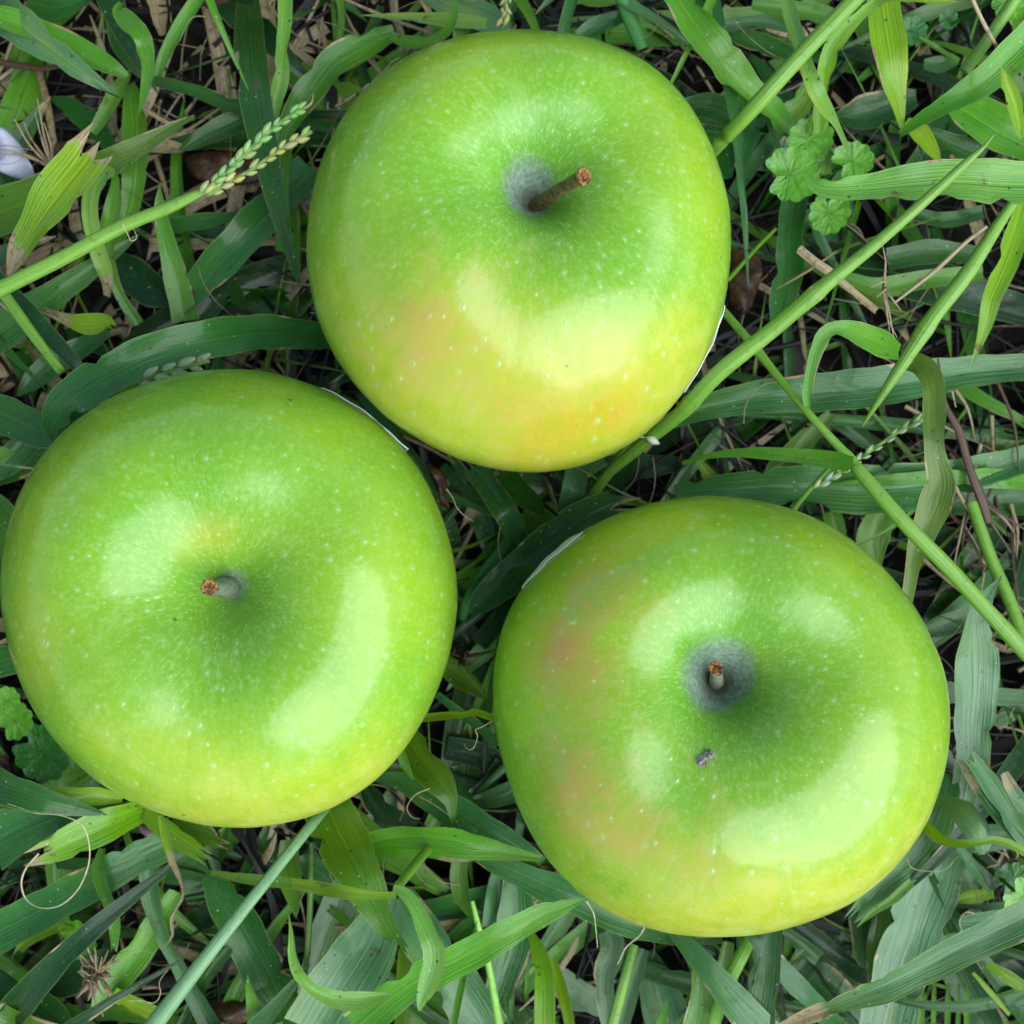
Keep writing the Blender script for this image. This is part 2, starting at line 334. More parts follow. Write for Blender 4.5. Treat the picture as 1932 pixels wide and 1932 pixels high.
    for i in range(n + 1):
        q = i / n; row = []
        for j in range(mm + 1):
            r = j / mm; half = max(0, 1 - (2 * q - 1) ** 4) ** 0.7          # rounded outline of the label
            ac = a0 + (a1 - a0) * q
            aj = ac + 0.005 + (r - 0.16 * half) * wdt * half + 0.02 * (1 - half)
            lf = 0.02 + flare * max(0, (2 * q - 1) - 0.70) ** 2 * (1.2 - r) + 0.008 * math.sin(q * 17)
            row.append(apple_surface(A, np.array(aj), np.array(p0 + dp * q), lf)[0])
        G.append(row)
    G = np.array(G); m = MB(); m.grid(G, np.zeros(G.shape[:2] + (4,)), np.zeros(G.shape[:2] + (3,)))
    sk = m.build('sticker', PAPER, root, base); sd = sk.modifiers.new('thickness', 'SOLIDIFY'); sd.thickness = 0.00018; sd.offset = 1
    return root, P

def tube(m, pts, rad, col, sides=10, wob=0.0, flat=1.0, dry=None, seedv=0):
    pts = np.asarray(pts, float); n = len(pts); tg = np.gradient(pts, axis=0); tg /= np.linalg.norm(tg, axis=1, keepdims=True) + 1e-9
    up = np.array([0, 0, 1.0]); G = np.zeros((n, sides, 3)); UV = np.zeros((n, sides, 3)); s = 0; rr_ = random.Random(seedv + n)
    for i in range(n):
        ref = up if abs(tg[i][2]) < 0.93 else np.array([0.3, 1, 0]); e1 = np.cross(tg[i], ref); e1 /= np.linalg.norm(e1); e2 = np.cross(e1, tg[i])
        if i: s += np.linalg.norm(pts[i] - pts[i - 1])
        for j in range(sides):
            th = 2 * math.pi * j / sides; r = rad[i] * (1 + rr_.uniform(-wob, wob))
            G[i, j] = pts[i] + e1 * math.cos(th) * r + e2 * math.sin(th) * r * flat
            UV[i, j] = (abs(j / sides - 0.5) * 2, s, seedv)
    C = np.zeros((n, sides, 4)); C[..., :3] = col
    if dry is not None: C[..., 3] = np.asarray(dry)[:, None]
    m.grid(G, C, UV, True)
    for e in (0, n - 1):
        o = m.n; V = np.vstack([G[e], pts[e][None]]); F = [[j, (j + 1) % sides, sides] for j in range(sides)]
        m.add(V, F, np.vstack([C[e], C[e][:1]]), np.vstack([UV[e], UV[e][:1]]))

apple_top, P_top = make_apple('top', 'apple nearest the top edge, with a long leaning brown stem', (1100, 333), 7.55, (0.108, 0.096), BARK,
    ((0.10, -1, -0.12), 0.10, 0.74, 1.0, [(860, 640, 1.3, 0.35), (1290, 610, 0.9, 0.3), (620, 480, 1.2, 0.45), (640, 580, 1.2, 0.4)]),
    [(790, 620, 1.2, 0.42), (850, 560, 0.9, 0.28), (740, 720, 1.1, 0.3)], [(1060, 810, 0.95, 1.0), (1140, 780, 0.8, 1.0), (980, 770, 0.7, 0.7), (1010, 860, 0.6, 0.8)],
    (0.135, 2.6, 1.0), ((1367, 572), (1290, 735), 0.28, 0.6))
apple_left, P_left = make_apple('left', 'large apple cut by the left edge, with a short pale stem in a shallow hollow', (396, 1108), 7.2, (0.175, 0.10), BARKG,
    ((0.12, -1, -0.30), 0.36, 0.82, 0.9, [(420, 1010, 0.6, 0.40), (340, 1040, 0.4, 0.3), (420, 1460, 0.9, 0.4), (690, 1400, 0.9, 0.35), (250, 1400, 0.9, 0.35), (820, 1150, 0.9, 0.25), (60, 1230, 1.2, 0.35), (540, 1010, 0.4, 0.15)]),
    [], [(400, 1010, 0.35, 0.35)], (0.085, 0.4, 0.7), ((604, 732), (766, 850), 0.26, 0.55))
apple_right, P_right = make_apple('right', 'lower right apple with a grey downy hollow, rosy left cheek and small scab', (1351, 1262), 7.1, (0.125, 0.085), BARKG,
    ((0.25, -1, -0.25), 0.22, 0.64, 1.0, [(1740, 1470, 1.0, 0.4), (1440, 1250, 0.6, 0.25), (980, 1250, 1.0, 0.4), (1010, 1150, 0.8, 0.3), (1250, 1640, 0.8, 0.5), (1420, 1650, 0.9, 0.5), (1120, 1560, 0.8, 0.5)]),
    [(1060, 1225, 0.8, 0.62), (1120, 1120, 0.9, 0.40), (1090, 1480, 1.0, 0.58), (1180, 1565, 1.0, 0.50), (1300, 1630, 0.9, 0.34)], [],
    (0.17, 2.2, 1.05), ((988, 1112), (1104, 1006), 0.22, 0.35))
# printing that shows on the edge of the right apple's label, and the scab below its hollow
c = near_point(P_right, 1322, 1438); m = MB()
rr = random.Random(3)
for (ox, oy, s, hh) in ((0, 0, 0.17, 0.06), (0.14, 0.10, 0.10, 0.05), (-0.04, -0.12, 0.08, 0.03), (0.09, -0.19, 0.05, 0.02)):
    n = 7; ring = [c + np.array([ox + s * math.cos(i / n * 6.283) * rr.uniform(0.5, 1.2), oy + s * math.sin(i / n * 6.283) * rr.uniform(0.5, 1.1), -0.03]) for i in range(n)]
    ring2 = [c + np.array([ox + (p - c)[0] * 0.35 - ox * 0.35, oy + (p - c)[1] * 0.35 - oy * 0.35, hh + rr.uniform(0, 0.02)]) for p in ring]
    G = np.array([ring, ring2, [np.mean(ring2, 0)] * n]); m.grid(G, np.zeros(G.shape[:2] + (4,)), np.zeros(G.shape[:2] + (3,)), True)
m.build('scab', SCAB, apple_right, np.array(apple_right.location) * 100, smooth=False)

# ------------------------------------------------------------------ ground
n = 160; xs = np.linspace(-1, 1, n); xs = np.sign(xs) * np.abs(xs) ** 2.2 * 100
X, Y = np.meshgrid(xs, xs, indexing='ij'); Z = np.zeros_like(X)
for i in range(n):
    for j in range(n):
        Z[i, j] = 0.35 * mnoise.fractal(Vector((X[i, j] * 0.35, Y[i, j] * 0.35, 0)), 0.9, 2.1, 4)
G = np.stack([X, Y, Z], -1); m = MB(); m.grid(G, np.zeros((n, n, 4)), np.zeros((n, n, 3)))
tag(m.build('ground', SOIL), kind='structure')

# ------------------------------------------------------------------ grass
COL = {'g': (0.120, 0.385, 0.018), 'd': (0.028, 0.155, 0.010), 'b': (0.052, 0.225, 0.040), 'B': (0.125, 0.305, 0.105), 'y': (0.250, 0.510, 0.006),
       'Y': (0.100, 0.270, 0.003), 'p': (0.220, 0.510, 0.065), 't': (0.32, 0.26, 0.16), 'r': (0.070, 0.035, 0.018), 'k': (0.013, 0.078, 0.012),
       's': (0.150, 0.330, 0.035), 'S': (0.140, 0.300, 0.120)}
APC = [(np.array(APP[k]['p'][:2]), APP[k]['p'][2]) for k in APP]
def under(p, gap=0.06):
    """keeps a point of the sward below and outside the apples"""
    for c, R in APC:
        d = np.hypot(*(p[:2] - c)) / (R * 1.0)
        if d < 1: 
            zs = CZ - 3.55 * math.sqrt(1 - d * d) - gap
            if p[2] > zs: p = np.array([p[0], p[1], max(0.1, zs)])
    return p
def catmull(P, n):
    P = np.asarray(P, float); Q = np.vstack([2 * P[0] - P[1], P, 2 * P[-1] - P[-2]]); out = []
    for t in np.linspace(0, len(P) - 1, n):
        i = min(int(t), len(P) - 2); f = t - i; a, b, c, d = Q[i:i + 4]
        out.append(0.5 * (2 * b + (c - a) * f + (2 * a - 5 * b + 4 * c - d) * f * f + (3 * b - a - 3 * c + d) * f ** 3))
    return np.array(out)
FR = {'A': (0, 0, 1000), 'B': (2024, 0, 1000), 'C': (2024, 900, 1000), 'D': (0, 2024, 1000), 'E': (900, 2124, 900), 'F': (2024, 2024, 1000),
      'G': (0, 750, 1000), 'H': (1150, 1200, 800), 'I': (900, 0, 1400), 'J': (2424, 1650, 600), 'K': (1600, 2624, 800), 'L': (1200, 1900, 500), 'O': (0, 0, 3024)}
def path(fr, s):
    x0, y0, sz = FR[fr]; f = sz / 1932 * 0.63889; out = []
    for q in s.split():
        v = [float(c) for c in q.split(',')]; out.append([x0 * 0.63889 + v[0] * f, y0 * 0.63889 + v[1] * f] + [x * f for x in v[2:]])
    return np.array(out)
seedc = [0]
def ribbon(m, C3, W, col, fold=0.16, roll=0.0, cut0=0, cut1=0, dry=(0, 0), clamp=True, across=6, ripple=0.0, twist=0.0, rag=1.0):
    """a leaf blade: C3 centre line (cm), W widths (cm), folded along the midrib"""
    seedc[0] += 1; sd = seedc[0]; rg = random.Random(sd); n = len(C3)
    tg = np.gradient(C3, axis=0); tg /= np.linalg.norm(tg, axis=1, keepdims=True) + 1e-9
    G = np.zeros((n, across + 1, 3)); UV = np.zeros((n, across + 1, 3)); C = np.zeros((n, across + 1, 4)); s = 0
    slen = np.concatenate([[0], np.cumsum(np.linalg.norm(np.diff(C3, axis=0), axis=1))]); tot = slen[-1]
    jag0 = [rg.uniform(0, 1) for _ in range(across + 1)]; jag1 = [rg.uniform(0, 1) for _ in range(across + 1)]
    hv = [rg.uniform(0.85, 1.15) for _ in range(3)]
    for i in range(n):
        side = np.cross(tg[i], [0, 0, 1.0]); side /= np.linalg.norm(side) + 1e-9; nrm = np.cross(side, tg[i])
        q = i / (n - 1); ro = roll + twist * (q - 0.5) + 0.10 * math.sin(q * 5 + sd); cr, sr = math.cos(ro), math.sin(ro)
        e = side * cr + nrm * sr; nn = -side * sr + nrm * cr
        for j in range(across + 1):
            u = j / across * 2 - 1; w_ = W[i] / 2
            h = fold * (abs(u) ** 1.3 - 0.35) * w_ * 2 + ripple * math.sin(slen[i] * 5 + u * 1.5 + sd) * w_ * abs(u)
            ew = 1 + 0.03 * math.sin(slen[i] * 7.3 + u * 3 + sd) * abs(u)
            if abs(u) > 0.9 and 2 < i < n - 3:
                nz = mnoise.noise(Vector((slen[i] * 2.3, sd * 1.7 + (5 if u > 0 else 0), 0)))
                if nz > 0.33: ew *= 1 - min(0.35, (nz - 0.33) * 1.6)
            p = C3[i] + e * u * w_ * ew + nn * h
            if cut1 and i > n - 4: p = p + tg[i] * (jag1[j] - 0.6) * cut1 * rag * ((i - (n - 4)) / 3)
            if cut0 and i < 3: p = p - tg[i] * (jag0[j] - 0.6) * cut0 * rag * ((3 - i) / 3)
            if clamp: p = under(p)
            G[i, j] = p; UV[i, j] = ((u + 1) / 2, slen[i], sd * 1.37)
            v = 0.88 + 0.24 * mnoise.noise(Vector((slen[i] * 0.5, sd * 3.1, 0)))
            C[i, j, :3] = [col[x] * v * hv[x] ** 0.6 for x in range(3)]
            dd = max(dry[0] - slen[i] / 0.9, dry[1] - (tot - slen[i]) / 0.9, 0)
            if abs(u) > 0.9: dd = max(dd, 0.9 * smooth(mnoise.noise(Vector((slen[i] * 1.1, sd * 2.9 + (7 if u > 0 else 0), 3))), 0.28, 0.5))
            C[i, j, 3] = max(0, dd)
    m.grid(G, C, UV)
GR = MB()        # unnamed mass of the sward
def blade(fr, label, style, z, pts, fold=0.20, roll=0.0, cut=(0, 0), dry=(0, 0), clamp=True, name='blade_of_grass', cat='grass blade', tubef=0, ripple=0.10, twist=0.0,
          group=None, dryall=None, rag=1.0, nodes=()):
    P = path(fr, pts); k = len(P)
    zz = np.interp(np.linspace(0, 1, k), np.linspace(0, 1, len(z)), z)
    ctrl = [np.append(world(p[0], p[1], zc), p[2] * k_at(zc)) for p, zc in zip(P, zz)]
    seg = sum(np.linalg.norm(ctrl[i + 1][:3] - ctrl[i][:3]) for i in range(k - 1)); n = int(min(90, max(12, seg / 0.16)))
    Q = catmull(ctrl, n); C3 = Q[:, :3]; W = np.clip(Q[:, 3], 0.01, None); m = MB() if label else GR
    if tubef:
        if clamp: C3 = np.array([under(p, 0.06 + W[i] / 2) for i, p in enumerate(C3)])
        s = np.linspace(0, seg, n); dr = np.maximum(np.maximum(dry[0] - s / 0.8, dry[1] - (seg - s) / 0.8), 0) if dryall is None else [dryall] * n
        W = W.copy(); dr = np.array(dr, float); tt = np.linspace(0, 1, n)
        for t0 in nodes:
            g_ = np.exp(-((tt - t0) * seg / 0.16) ** 2); W *= 1 + 0.22 * g_; dr = np.maximum(dr, 0.52 * np.exp(-((tt - t0) * seg / 0.12) ** 2))
        seedc[0] += 1; tube(m, C3, W * 0.40, COL[style], 12, 0.02, tubef, dr, seedc[0])
    else:
        ribbon(m, C3, W, COL[style], fold, roll, cut[0], cut[1], dry if dryall is None else (9, 9), clamp, ripple=ripple, twist=twist, rag=rag)
    if not label: return None
    o = m.build(name, STEM if tubef else LEAF, None, C3[0]); return tag(o, label, cat, group)
def bld(*a, **k): return blade(*a, **k)
def stm(fr, label, style, z, pts, **k):
    k.setdefault('name', 'stalk_of_grass'); k.setdefault('cat', 'grass stem'); k.setdefault('tubef', 0.8); return blade(fr, label, style, z, pts, **k)
# ---- upper left
bld('A', 'broad bright green blade running in from the upper left edge', 'g', (2.6, 2.0), '-60,80,130 120,140,145 300,215,150 480,300,135 640,385,95 725,435,40', roll=0.15)
bld('A', 'short curled blade hooked at its top, tip pointing down, near the upper left corner', 'g', (3.0, 3.4, 2.6), '690,15,30 668,60,60 720,110,110 800,210,125 845,340,90 832,490,58 788,665,4', fold=0.1)
bld('A', None, 'd', (1.6, 1.2), '640,100,80 690,250,110 780,380,85 890,480,40')
bld('A', None, 'g', (1.7, 1.3), '1140,-20,80 1020,170,85 930,340,65 890,470,40')
bld('A', 'narrow pale blade hanging straight down from the top edge', 'p', (3.2, 3.4, 3.0), '1632,-30,85 1628,120,85 1612,300,75 1603,450,95 1578,590,70 1580,675,22', fold=0.2)
bld('A', 'blade with its pointed tip hanging beside the upper apple, below the seed head', 'g', (1.8, 2.6, 2.4), '1660,760,60 1605,880,120 1588,1050,112 1620,1220,70 1626,1360,4')
bld('I', 'dark green curved blade behind the top left of the upper apple', 'g', (1.6, 2.2, 2.0), '370,130,60 250,185,120 120,260,130 30,370,125 -40,470,110 -100,580,50', roll=-0.1)
bld('A', 'dark narrow blade lying across the thatch towards the upper apple', 'd', (1.4, 1.5), '880,465,60 1080,510,75 1280,585,80 1480,650,85 1700,690,70 1950,740,60')
bld('A', None, 'd', (1.2, 1.5), '1520,650,60 1380,690,140 1220,760,130 1100,820,80 1025,855,15')
bld('A', 'broad dark blade standing upright in the thatch behind the long green stalk', 'g', (1.2, 1.7, 1.2), '740,480,60 770,620,130 775,850,165 765,1060,135 725,1240,105 640,1450,60')
bld('A', None, 'g', (1.5, 1.5), '530,760,50 600,650,90 690,490,80 740,420,30')
bld('A', None, 'd', (0.9, 1.0), '290,560,20 400,610,110 540,720,130 650,860,60')
bld('A', 'wide torn yellow-green blade with a shredded tan end at the left', 'y', (4.0, 4.5, 4.4), '50,1580,40 90,1470,130 190,1300,225 340,1090,290 480,920,290 580,780,250', fold=0.12, cut=(0, 1.1), dry=(1.2, 0.9), roll=0.2)
bld('A', 'pale arched blade folded over with a withered grey end, beside the torn blade', 'p', (3.4, 3.0, 2.2), '655,985,40 590,995,110 530,1080,100 515,1230,95 560,1430,105 610,1580,80 610,1690,40', dry=(0, 1.0), fold=0.1)
bld('A', None, 'g', (3.2, 2.6, 2.0), '650,975,30 668,1060,70 645,1200,100 610,1400,90 670,1650,60 790,1850,70')
bld('A', 'upright dark blade with its tip behind the middle of the long green stalk', 'g', (2.2, 2.0, 1.6), '912,1050,6 915,1200,70 960,1400,110 1010,1600,140 1060,1830,150', fold=0.12)
bld('A', 'wide wet dark blade slanting up to the left flank of the upper apple', 'b', (1.6, 2.1, 1.6), '1780,960,200 1580,1160,215 1380,1370,215 1200,1560,190 1020,1760,120')
bld('A', None, 'd', (1.6, 1.6), '940,1290,80 1180,1262,90 1470,1215,20')
bld('A', None, 'k', (1.0, 1.1), '640,1440,60 750,1560,190 880,1670,190 980,1730,40')
bld('A', 'small torn green leaf scrap with split tan points below the long stalk', 'y', (2.6, 2.7), '300,1790,25 400,1830,70 500,1850,125 600,1845,110 640,1870,40', cut=(0.9, 0.2), dry=(0.9, 0.1), fold=0.1)
stalk = stm('A', None, 'y', (5.0, 5.2, 5.3), '0,0,1 1,1,1') if False else None
bld('A', None, 'k', (1.4, 1.4), '-40,1150,90 80,1190,100 210,1250,15')
bld('A', None, 'b', (1.2, 1.6), '150,0,160 300,40,180 440,10,120 520,-40,80')
bld('A', None, 't', (0.9, 1.2), '1490,-20,110 1530,150,105 1540,350,90 1520,560,60', dryall=1)
bld('A', None, 'r', (1.2, 1.2), '1120,-10,60 1280,50,90 1430,130,80 1580,260,10')
bld('A', None, 't', (0.8, 0.9), '890,-20,110 915,100,90 930,200,40', dryall=1)
bld('A', None, 't', (0.8, 0.9), '1440,920,30 1370,1050,80 1330,1250,80 1310,1400,40', dryall=1)
bld('A', 'pale dried strap of grass lying in the gap right of the upright dark blade', 't', (1.2, 1.2), '845,850,50 940,835,75 1050,850,50', dryall=1, name='dried_straw', cat='dry grass')
stm('A', 'dark brown twig lying across the thatch at the left edge', 'r', (1.5, 1.5), '-30,350,45 120,375,50 260,390,40 460,350,14', name='twig', cat='twig', dryall=0)
stm('A', None, 't', (0.8, 1.4), '215,380,50 270,600,55 320,900,50', dryall=0.9)
# ---- left side
bld('G', 'broad arching blade curving over the upper left of the left apple', 'b', (1.7, 2.8, 4.0, 4.2, 3.6, 2.6), '1960,480,120 1750,465,170 1480,450,205 1200,490,225 900,560,225 660,670,225 470,780,225 350,880,200 290,990,110 315,1085,30', fold=0.18, dry=(0, 0.35))
stm('G', 'short green stem slanting down to the broad arching blade', 's', (3.6, 4.0), '30,240,85 180,450,80 345,665,66')
bld('G', 'broad blue-green blade entering from the left edge behind the arching blade', 'b', (2.0, 2.3, 1.8), '-60,880,200 100,950,215 280,1020,190 480,960,120 600,900,60')
bld('G', None, 'b', (1.7, 1.5), '-40,1260,120 60,1180,160 180,1060,150 260,960,60')
bld('G', 'small pale blade tip poking in at the left edge', 'p', (2.6, 2.6), '-50,1150,110 20,1140,85 88,1132,4')
bld('G', None, 'b', (1.4, 1.5), '100,810,15 190,720,120 320,620,145 480,530,130 620,440,60')
bld('G', None, 'y', (1.4, 1.6), '640,820,60 760,780,70 900,740,60')
bld('G', None, 'k', (1.0, 1.0), '-30,1400,120 20,1500,130 10,1650,60')
bld('G', None, 'd', (1.0, 1.0), '90,560,120 160,680,120 180,800,60')
bld('G', None, 'd', (0.9, 1.0), '1400,300,50 1300,200,120 1180,330,130 1100,400,60')
# ---- gap between the apples
bld('H', 'broad dark blade filling the gap above the left shoulder of the lower right apple', 'd', (2.5, 2.6, 2.0), '1720,690,140 1500,730,220 1250,890,270 1020,1080,260 820,1250,240 680,1370,190 570,1485,40', cut=(0.7, 0), dry=(0.75, 0), fold=0.1)
bld('H', 'blue-green speckled blade bent down below the upper apple', 'b', (1.6, 2.3, 1.8), '600,430,160 720,580,180 820,740,180 890,880,165 900,990,100')
bld('H', None, 'd', (1.5, 1.9), '820,460,150 930,610,160 1040,710,130 1100,780,30')
bld('H', 'pale grey-blue blade end in the gap under the upper apple', 'B', (1.4, 1.8, 1.6), '1340,420,170 1315,580,170 1280,760,160')
stm('H', 'green seed stalk rising from the gap along the right foot of the upper apple', 's', (1.8, 3.0, 3.2), '1390,730,90 1500,560,95 1640,380,85 1760,220,65 1880,90,50 1932,40,40')
stm('H', 'grey-green stem going down into the dark gap between the apples', 'b', (1.4, 1.8, 1.2), '870,910,95 780,1050,105 670,1200,115 560,1400,115 520,1520,60', tubef=0.6)
bld('H', None, 'k', (1.4, 1.4), '380,420,60 540,600,80 740,730,70')
bld('H', None, 'b', (1.3, 1.4), '300,630,50 540,680,60 800,790,50')
bld('H', None, 'k', (1.0, 1.2), '940,1330,120 780,1520,130 640,1700,130')
bld('H', None, 'k', (1.0, 1.0), '1000,1250,80 860,1450,90 700,1640,110 600,1800,80')
bld('H', None, 'd', (1.2, 1.4), '1500,330,200 1350,420,200 1200,440,120')
bld('L', 'bright blade bridging between the two lower apples with its frayed tip on the right apple', 'y', (2.6, 3.6, 4.5, 4.75), '120,860,90 380,830,95 600,815,95 780,780,80 900,815,85 1000,860,80', dry=(0, 0.35), cut=(0, 0.3), fold=0.25, clamp=False)
bld('L', None, 'Y', (5.05, 5.2, 4.95), '1030,850,40 1060,900,110 1075,970,165 1060,1045,120', clamp=False, fold=-0.2)
bld('L', 'dark folded leaf low in the gap between the two lower apples', 'Y', (1.4, 1.6), '380,200,160 560,330,250 740,470,210 930,650,20', fold=0.3)
stm('L', None, 's', (1.7, 1.8), '560,180,40 700,350,50 890,570,50')
bld('L', 'thin blue-green blade hugging the left side of the lower right apple', 'b', (1.8, 2.2), '1070,-60,60 1000,300,60 950,600,65 955,800,60')
bld('L', None, 'b', (1.2, 1.3), '350,580,80 600,780,100 850,960,110 1050,1160,100')
bld('L', None, 'k', (1.1, 1.1), '890,900,70 900,1200,70 880,1560,60')
bld('L', None, 'k', (1.1, 1.2), '740,1720,90 900,1560,140 1080,1350,130')
# ---- below the left apple
bld('D', 'thin bright green blade coming in from the left edge under the left apple', 'y', (3.2, 3.2, 2.6), '-50,570,50 120,578,52 280,592,60 420,620,90 560,630,100 700,650,40', fold=0.2)
bld('D', 'wide bright blade with a shredded tan end below the left apple', 'y', (2.2, 3.2, 3.4), '850,700,110 740,745,150 600,800,190 440,870,195 300,935,150 200,975,80', cut=(0, 0.9), dry=(0, 0.65), fold=0.12)
bld('D', 'broad blue-green blade leaving by the left edge, beneath the shredded one', 'b', (2.2, 2.4), '-60,900,330 150,790,270 330,720,220 520,680,160')
bld('D', 'long broad dark blade slanting across the lower left corner area to the left edge', 'b', (2.2, 2.9, 2.8), '1130,830,140 960,900,175 780,980,190 600,1080,205 400,1190,215 200,1300,220 -60,1430,240', fold=0.14)
bld('D', 'upper of two short frayed blade ends sticking out under the left apple', 'Y', (2.4, 3.0), '980,770,70 1080,820,100 1190,860,105 1285,895,55', cut=(0, 0.5), dry=(0, 0.6))
bld('D', 'lower of two short frayed blade ends sticking out under the left apple', 'y', (2.4, 3.2), '820,730,80 950,820,115 1070,900,115 1175,975,85', cut=(0, 0.6), dry=(0, 0.55))
bld('D', 'thin bright blade tapering to a curly tan thread below the left apple', 'y', (3.4, 3.8, 3.6), '915,740,30 945,860,50 985,1000,45 1030,1110,26 1048,1200,14 1010,1270,16 980,1340,22 985,1430,14 935,1495,3', dry=(0, 2.7), fold=0.2)
bld('D', 'crumpled green blade hanging over the long dark blade, ending in a brown tip', 'g', (3.0, 3.4, 3.0), '590,930,70 565,1040,85 595,1170,75 645,1290,75 655,1400,60 648,1510,35', cut=(0, 0.2), dry=(0, 0.45), ripple=0.25, twist=1.0)
stm('D', 'long straight blue-green stalk rising to the foot of the left apple', 'S', (2.4, 4.0, 4.4, 4.7), '1900,650,70 1790,780,75 1500,1140,85 1200,1520,100 860,1960,130', tubef=0.7)
bld('D', None, 'b', (1.9, 2.0), '860,1000,110 858,1180,112 920,1400,80 1020,1600,85 1210,1950,130')
bld('D', 'mid green blade crossing low between the bristly tuft and the long stalk', 'g', (1.7, 1.9), '1010,1180,90 900,1360,150 760,1560,170 620,1740,150 560,1850,80')
bld('D', 'broad dark blade behind the long straight stalk, pointing at the bottom edge', 'd', (1.5, 1.9), '1180,1080,70 1270,1200,190 1380,1380,245 1500,1600,255 1600,1790,260 1680,1960,240')
bld('D', 'thin dark yellow-green blade running level into the bent bright blade', 'Y', (2.6, 3.0), '1200,1070,30 1400,1100,60 1650,1125,70 1932,1170,75 2080,1180,50')
bld('D', None, 'Y', (2.0, 2.4), '1640,880,80 1655,1050,140 1680,1200,100 1690,1330,4')
stm('D', None, 's', (2.0, 2.2), '1775,960,36 1770,1200,40 1755,1500,40 1735,1680,36')
bld('D', 'broad blue-green blade in the lower left corner of the picture', 'b', (2.0, 2.3), '-60,1640,180 100,1730,195 260,1850,190 380,1960,170')
bld('D', None, 'g', (2.3, 2.1), '-40,1540,60 110,1640,75 220,1760,50 290,1840,10')
bld('D', 'small bright torn blade above the blue-green corner blade', 'y', (2.4, 2.7), '100,1530,50 150,1460,70 240,1400,85 340,1380,55 430,1390,15', cut=(0.3, 0))
bld('D', None, 'k', (1.5, 1.5), '110,1740,60 270,1690,210 470,1610,230 650,1540,80')
bld('D', 'short upright blade tip near the bottom edge, left of the curled pale blade', 'g', (3.0, 2.4), '1414,1650,4 1425,1730,45 1450,1830,85 1480,1960,125')
bld('D', None, 'y', (2.0, 2.0), '650,1750,80 780,1830,110 940,1900,90')
bld('D', None, 'd', (1.7, 1.8), '1030,1960,60 1150,1720,65 1310,1500,55')
# ---- bottom middle
bld('E', 'broad olive green blade coming out from under the left apple, its end torn', 'Y', (2.0, 3.2, 3.4), '90,440,270 170,620,330 260,800,335 350,980,280 430,1150,215 520,1320,140 600,1450,110', cut=(0, 0.7), dry=(0, 0.35), fold=0.08)
bld('E', 'olive blade with a torn dried edge beside the right flank of the left apple', 'Y', (2.2, 2.9, 2.8), '620,80,160 720,230,205 830,360,205 905,470,130 935,570,70 940,680,18', cut=(0, 0.2), dry=(0, 0.5), fold=0.1)
bld('E', None, 'Y', (2.7, 2.8), '600,180,50 635,280,60 690,385,14', dry=(0, 0.4))
bld('E', 'long blue-green blade sloping down to the lower right apple', 'b', (1.8, 2.4, 2.2), '440,370,50 640,400,130 850,520,205 1080,660,220 1300,800,190 1500,920,100')
bld('E', 'folded two-tone blade pointing level towards the lower right apple', 'g', (2.4, 3.0, 2.6), '380,790,170 620,755,215 850,765,225 1080,800,190 1280,840,100 1500,880,40', fold=0.3, roll=-0.15)
bld('E', 'wide blue-green blade curving under the bottom of the lower right apple', 'b', (2.2, 2.4, 2.0), '1060,860,40 1250,930,140 1500,1040,190 1760,1150,205 1980,1260,190 2200,1330,150 2450,1370,120 2650,1370,90')
bld('E', 'large pointed green blade in front at the bottom centre, with a black speck', 'g', (4.1, 4.2, 3.6), '1795,1133,4 1660,1180,80 1480,1250,150 1250,1370,190 1020,1500,215 780,1620,215 560,1760,210 330,1960,240', fold=0.10, roll=-0.05)
bld('E', 'thin level blade joining the bent bright blade from the left', 'y', (3.6, 4.4, 4.5), '-80,1040,60 100,1070,85 250,1095,85 420,1112,60 580,1112,40', fold=0.2)
bld('E', 'bent bright green blade hanging down over the large pointed blade', 'p', (4.7, 5.0, 4.8), '560,1070,30 625,1095,80 700,1180,85 765,1320,125 820,1450,140 815,1580,150 775,1700,120 735,1800,50 728,1850,15', dry=(0, 0.45), fold=0.2, ripple=0.1)
bld('E', 'very wide dusty blue-green blade reaching the bottom edge, left of centre', 'B', (2.4, 2.5, 2.6), '560,1130,120 480,1300,300 380,1480,380 270,1650,420 160,1820,430 60,1990,420', fold=0.10)
bld('E', 'wide blue-green blade passing behind the large pointed blade', 'B', (1.4, 1.8, 1.6), '600,1120,200 720,1320,290 870,1540,300 1010,1740,310 1150,1980,330')
bld('E', None, 'b', (1.2, 1.3), '1260,960,130 1230,1120,170 1200,1320,150')
bld('E', 'blue-green blade standing behind the tip of the large pointed blade', 'b', (1.3, 1.5), '1330,1000,140 1345,1200,230 1310,1450,240 1240,1680,190 1180,1880,110')
bld('E', None, 'Y', (2.2, 2.4), '985,880,100 975,1000,115 1000,1130,95 1055,1240,50')
stm('E', 'slim pale stem rising from the bottom edge past the tip of the pointed blade', 'p', (2.2, 2.6), '1240,1980,80 1200,1750,62 1160,1540,52 1105,1330,48 1060,1150,34')
bld('E', 'vivid yellow-green blade standing at the bottom edge right of the pointed blade', 'y', (1.8, 2.6), '1440,1370,50 1490,1500,105 1520,1680,125 1520,1980,135', fold=0.14)
bld('E', None, 'y', (1.6, 2.2), '1570,1520,50 1620,1680,75 1655,1820,70 1690,1980,60')
bld('D', 'pale blade curling along the bottom and tapering up beside a thin stalk', 'p', (4.0, 4.2, 4.0), '1648,1308,6 1664,1420,32 1670,1540,55 1710,1650,75 1800,1740,70 1920,1790,95 2060,1800,105 2210,1765,18', dry=(0, 0.5), twist=0.8)
bld('E', None, 'k', (1.3, 1.6), '385,390,30 420,490,130 520,600,150 720,650,40')
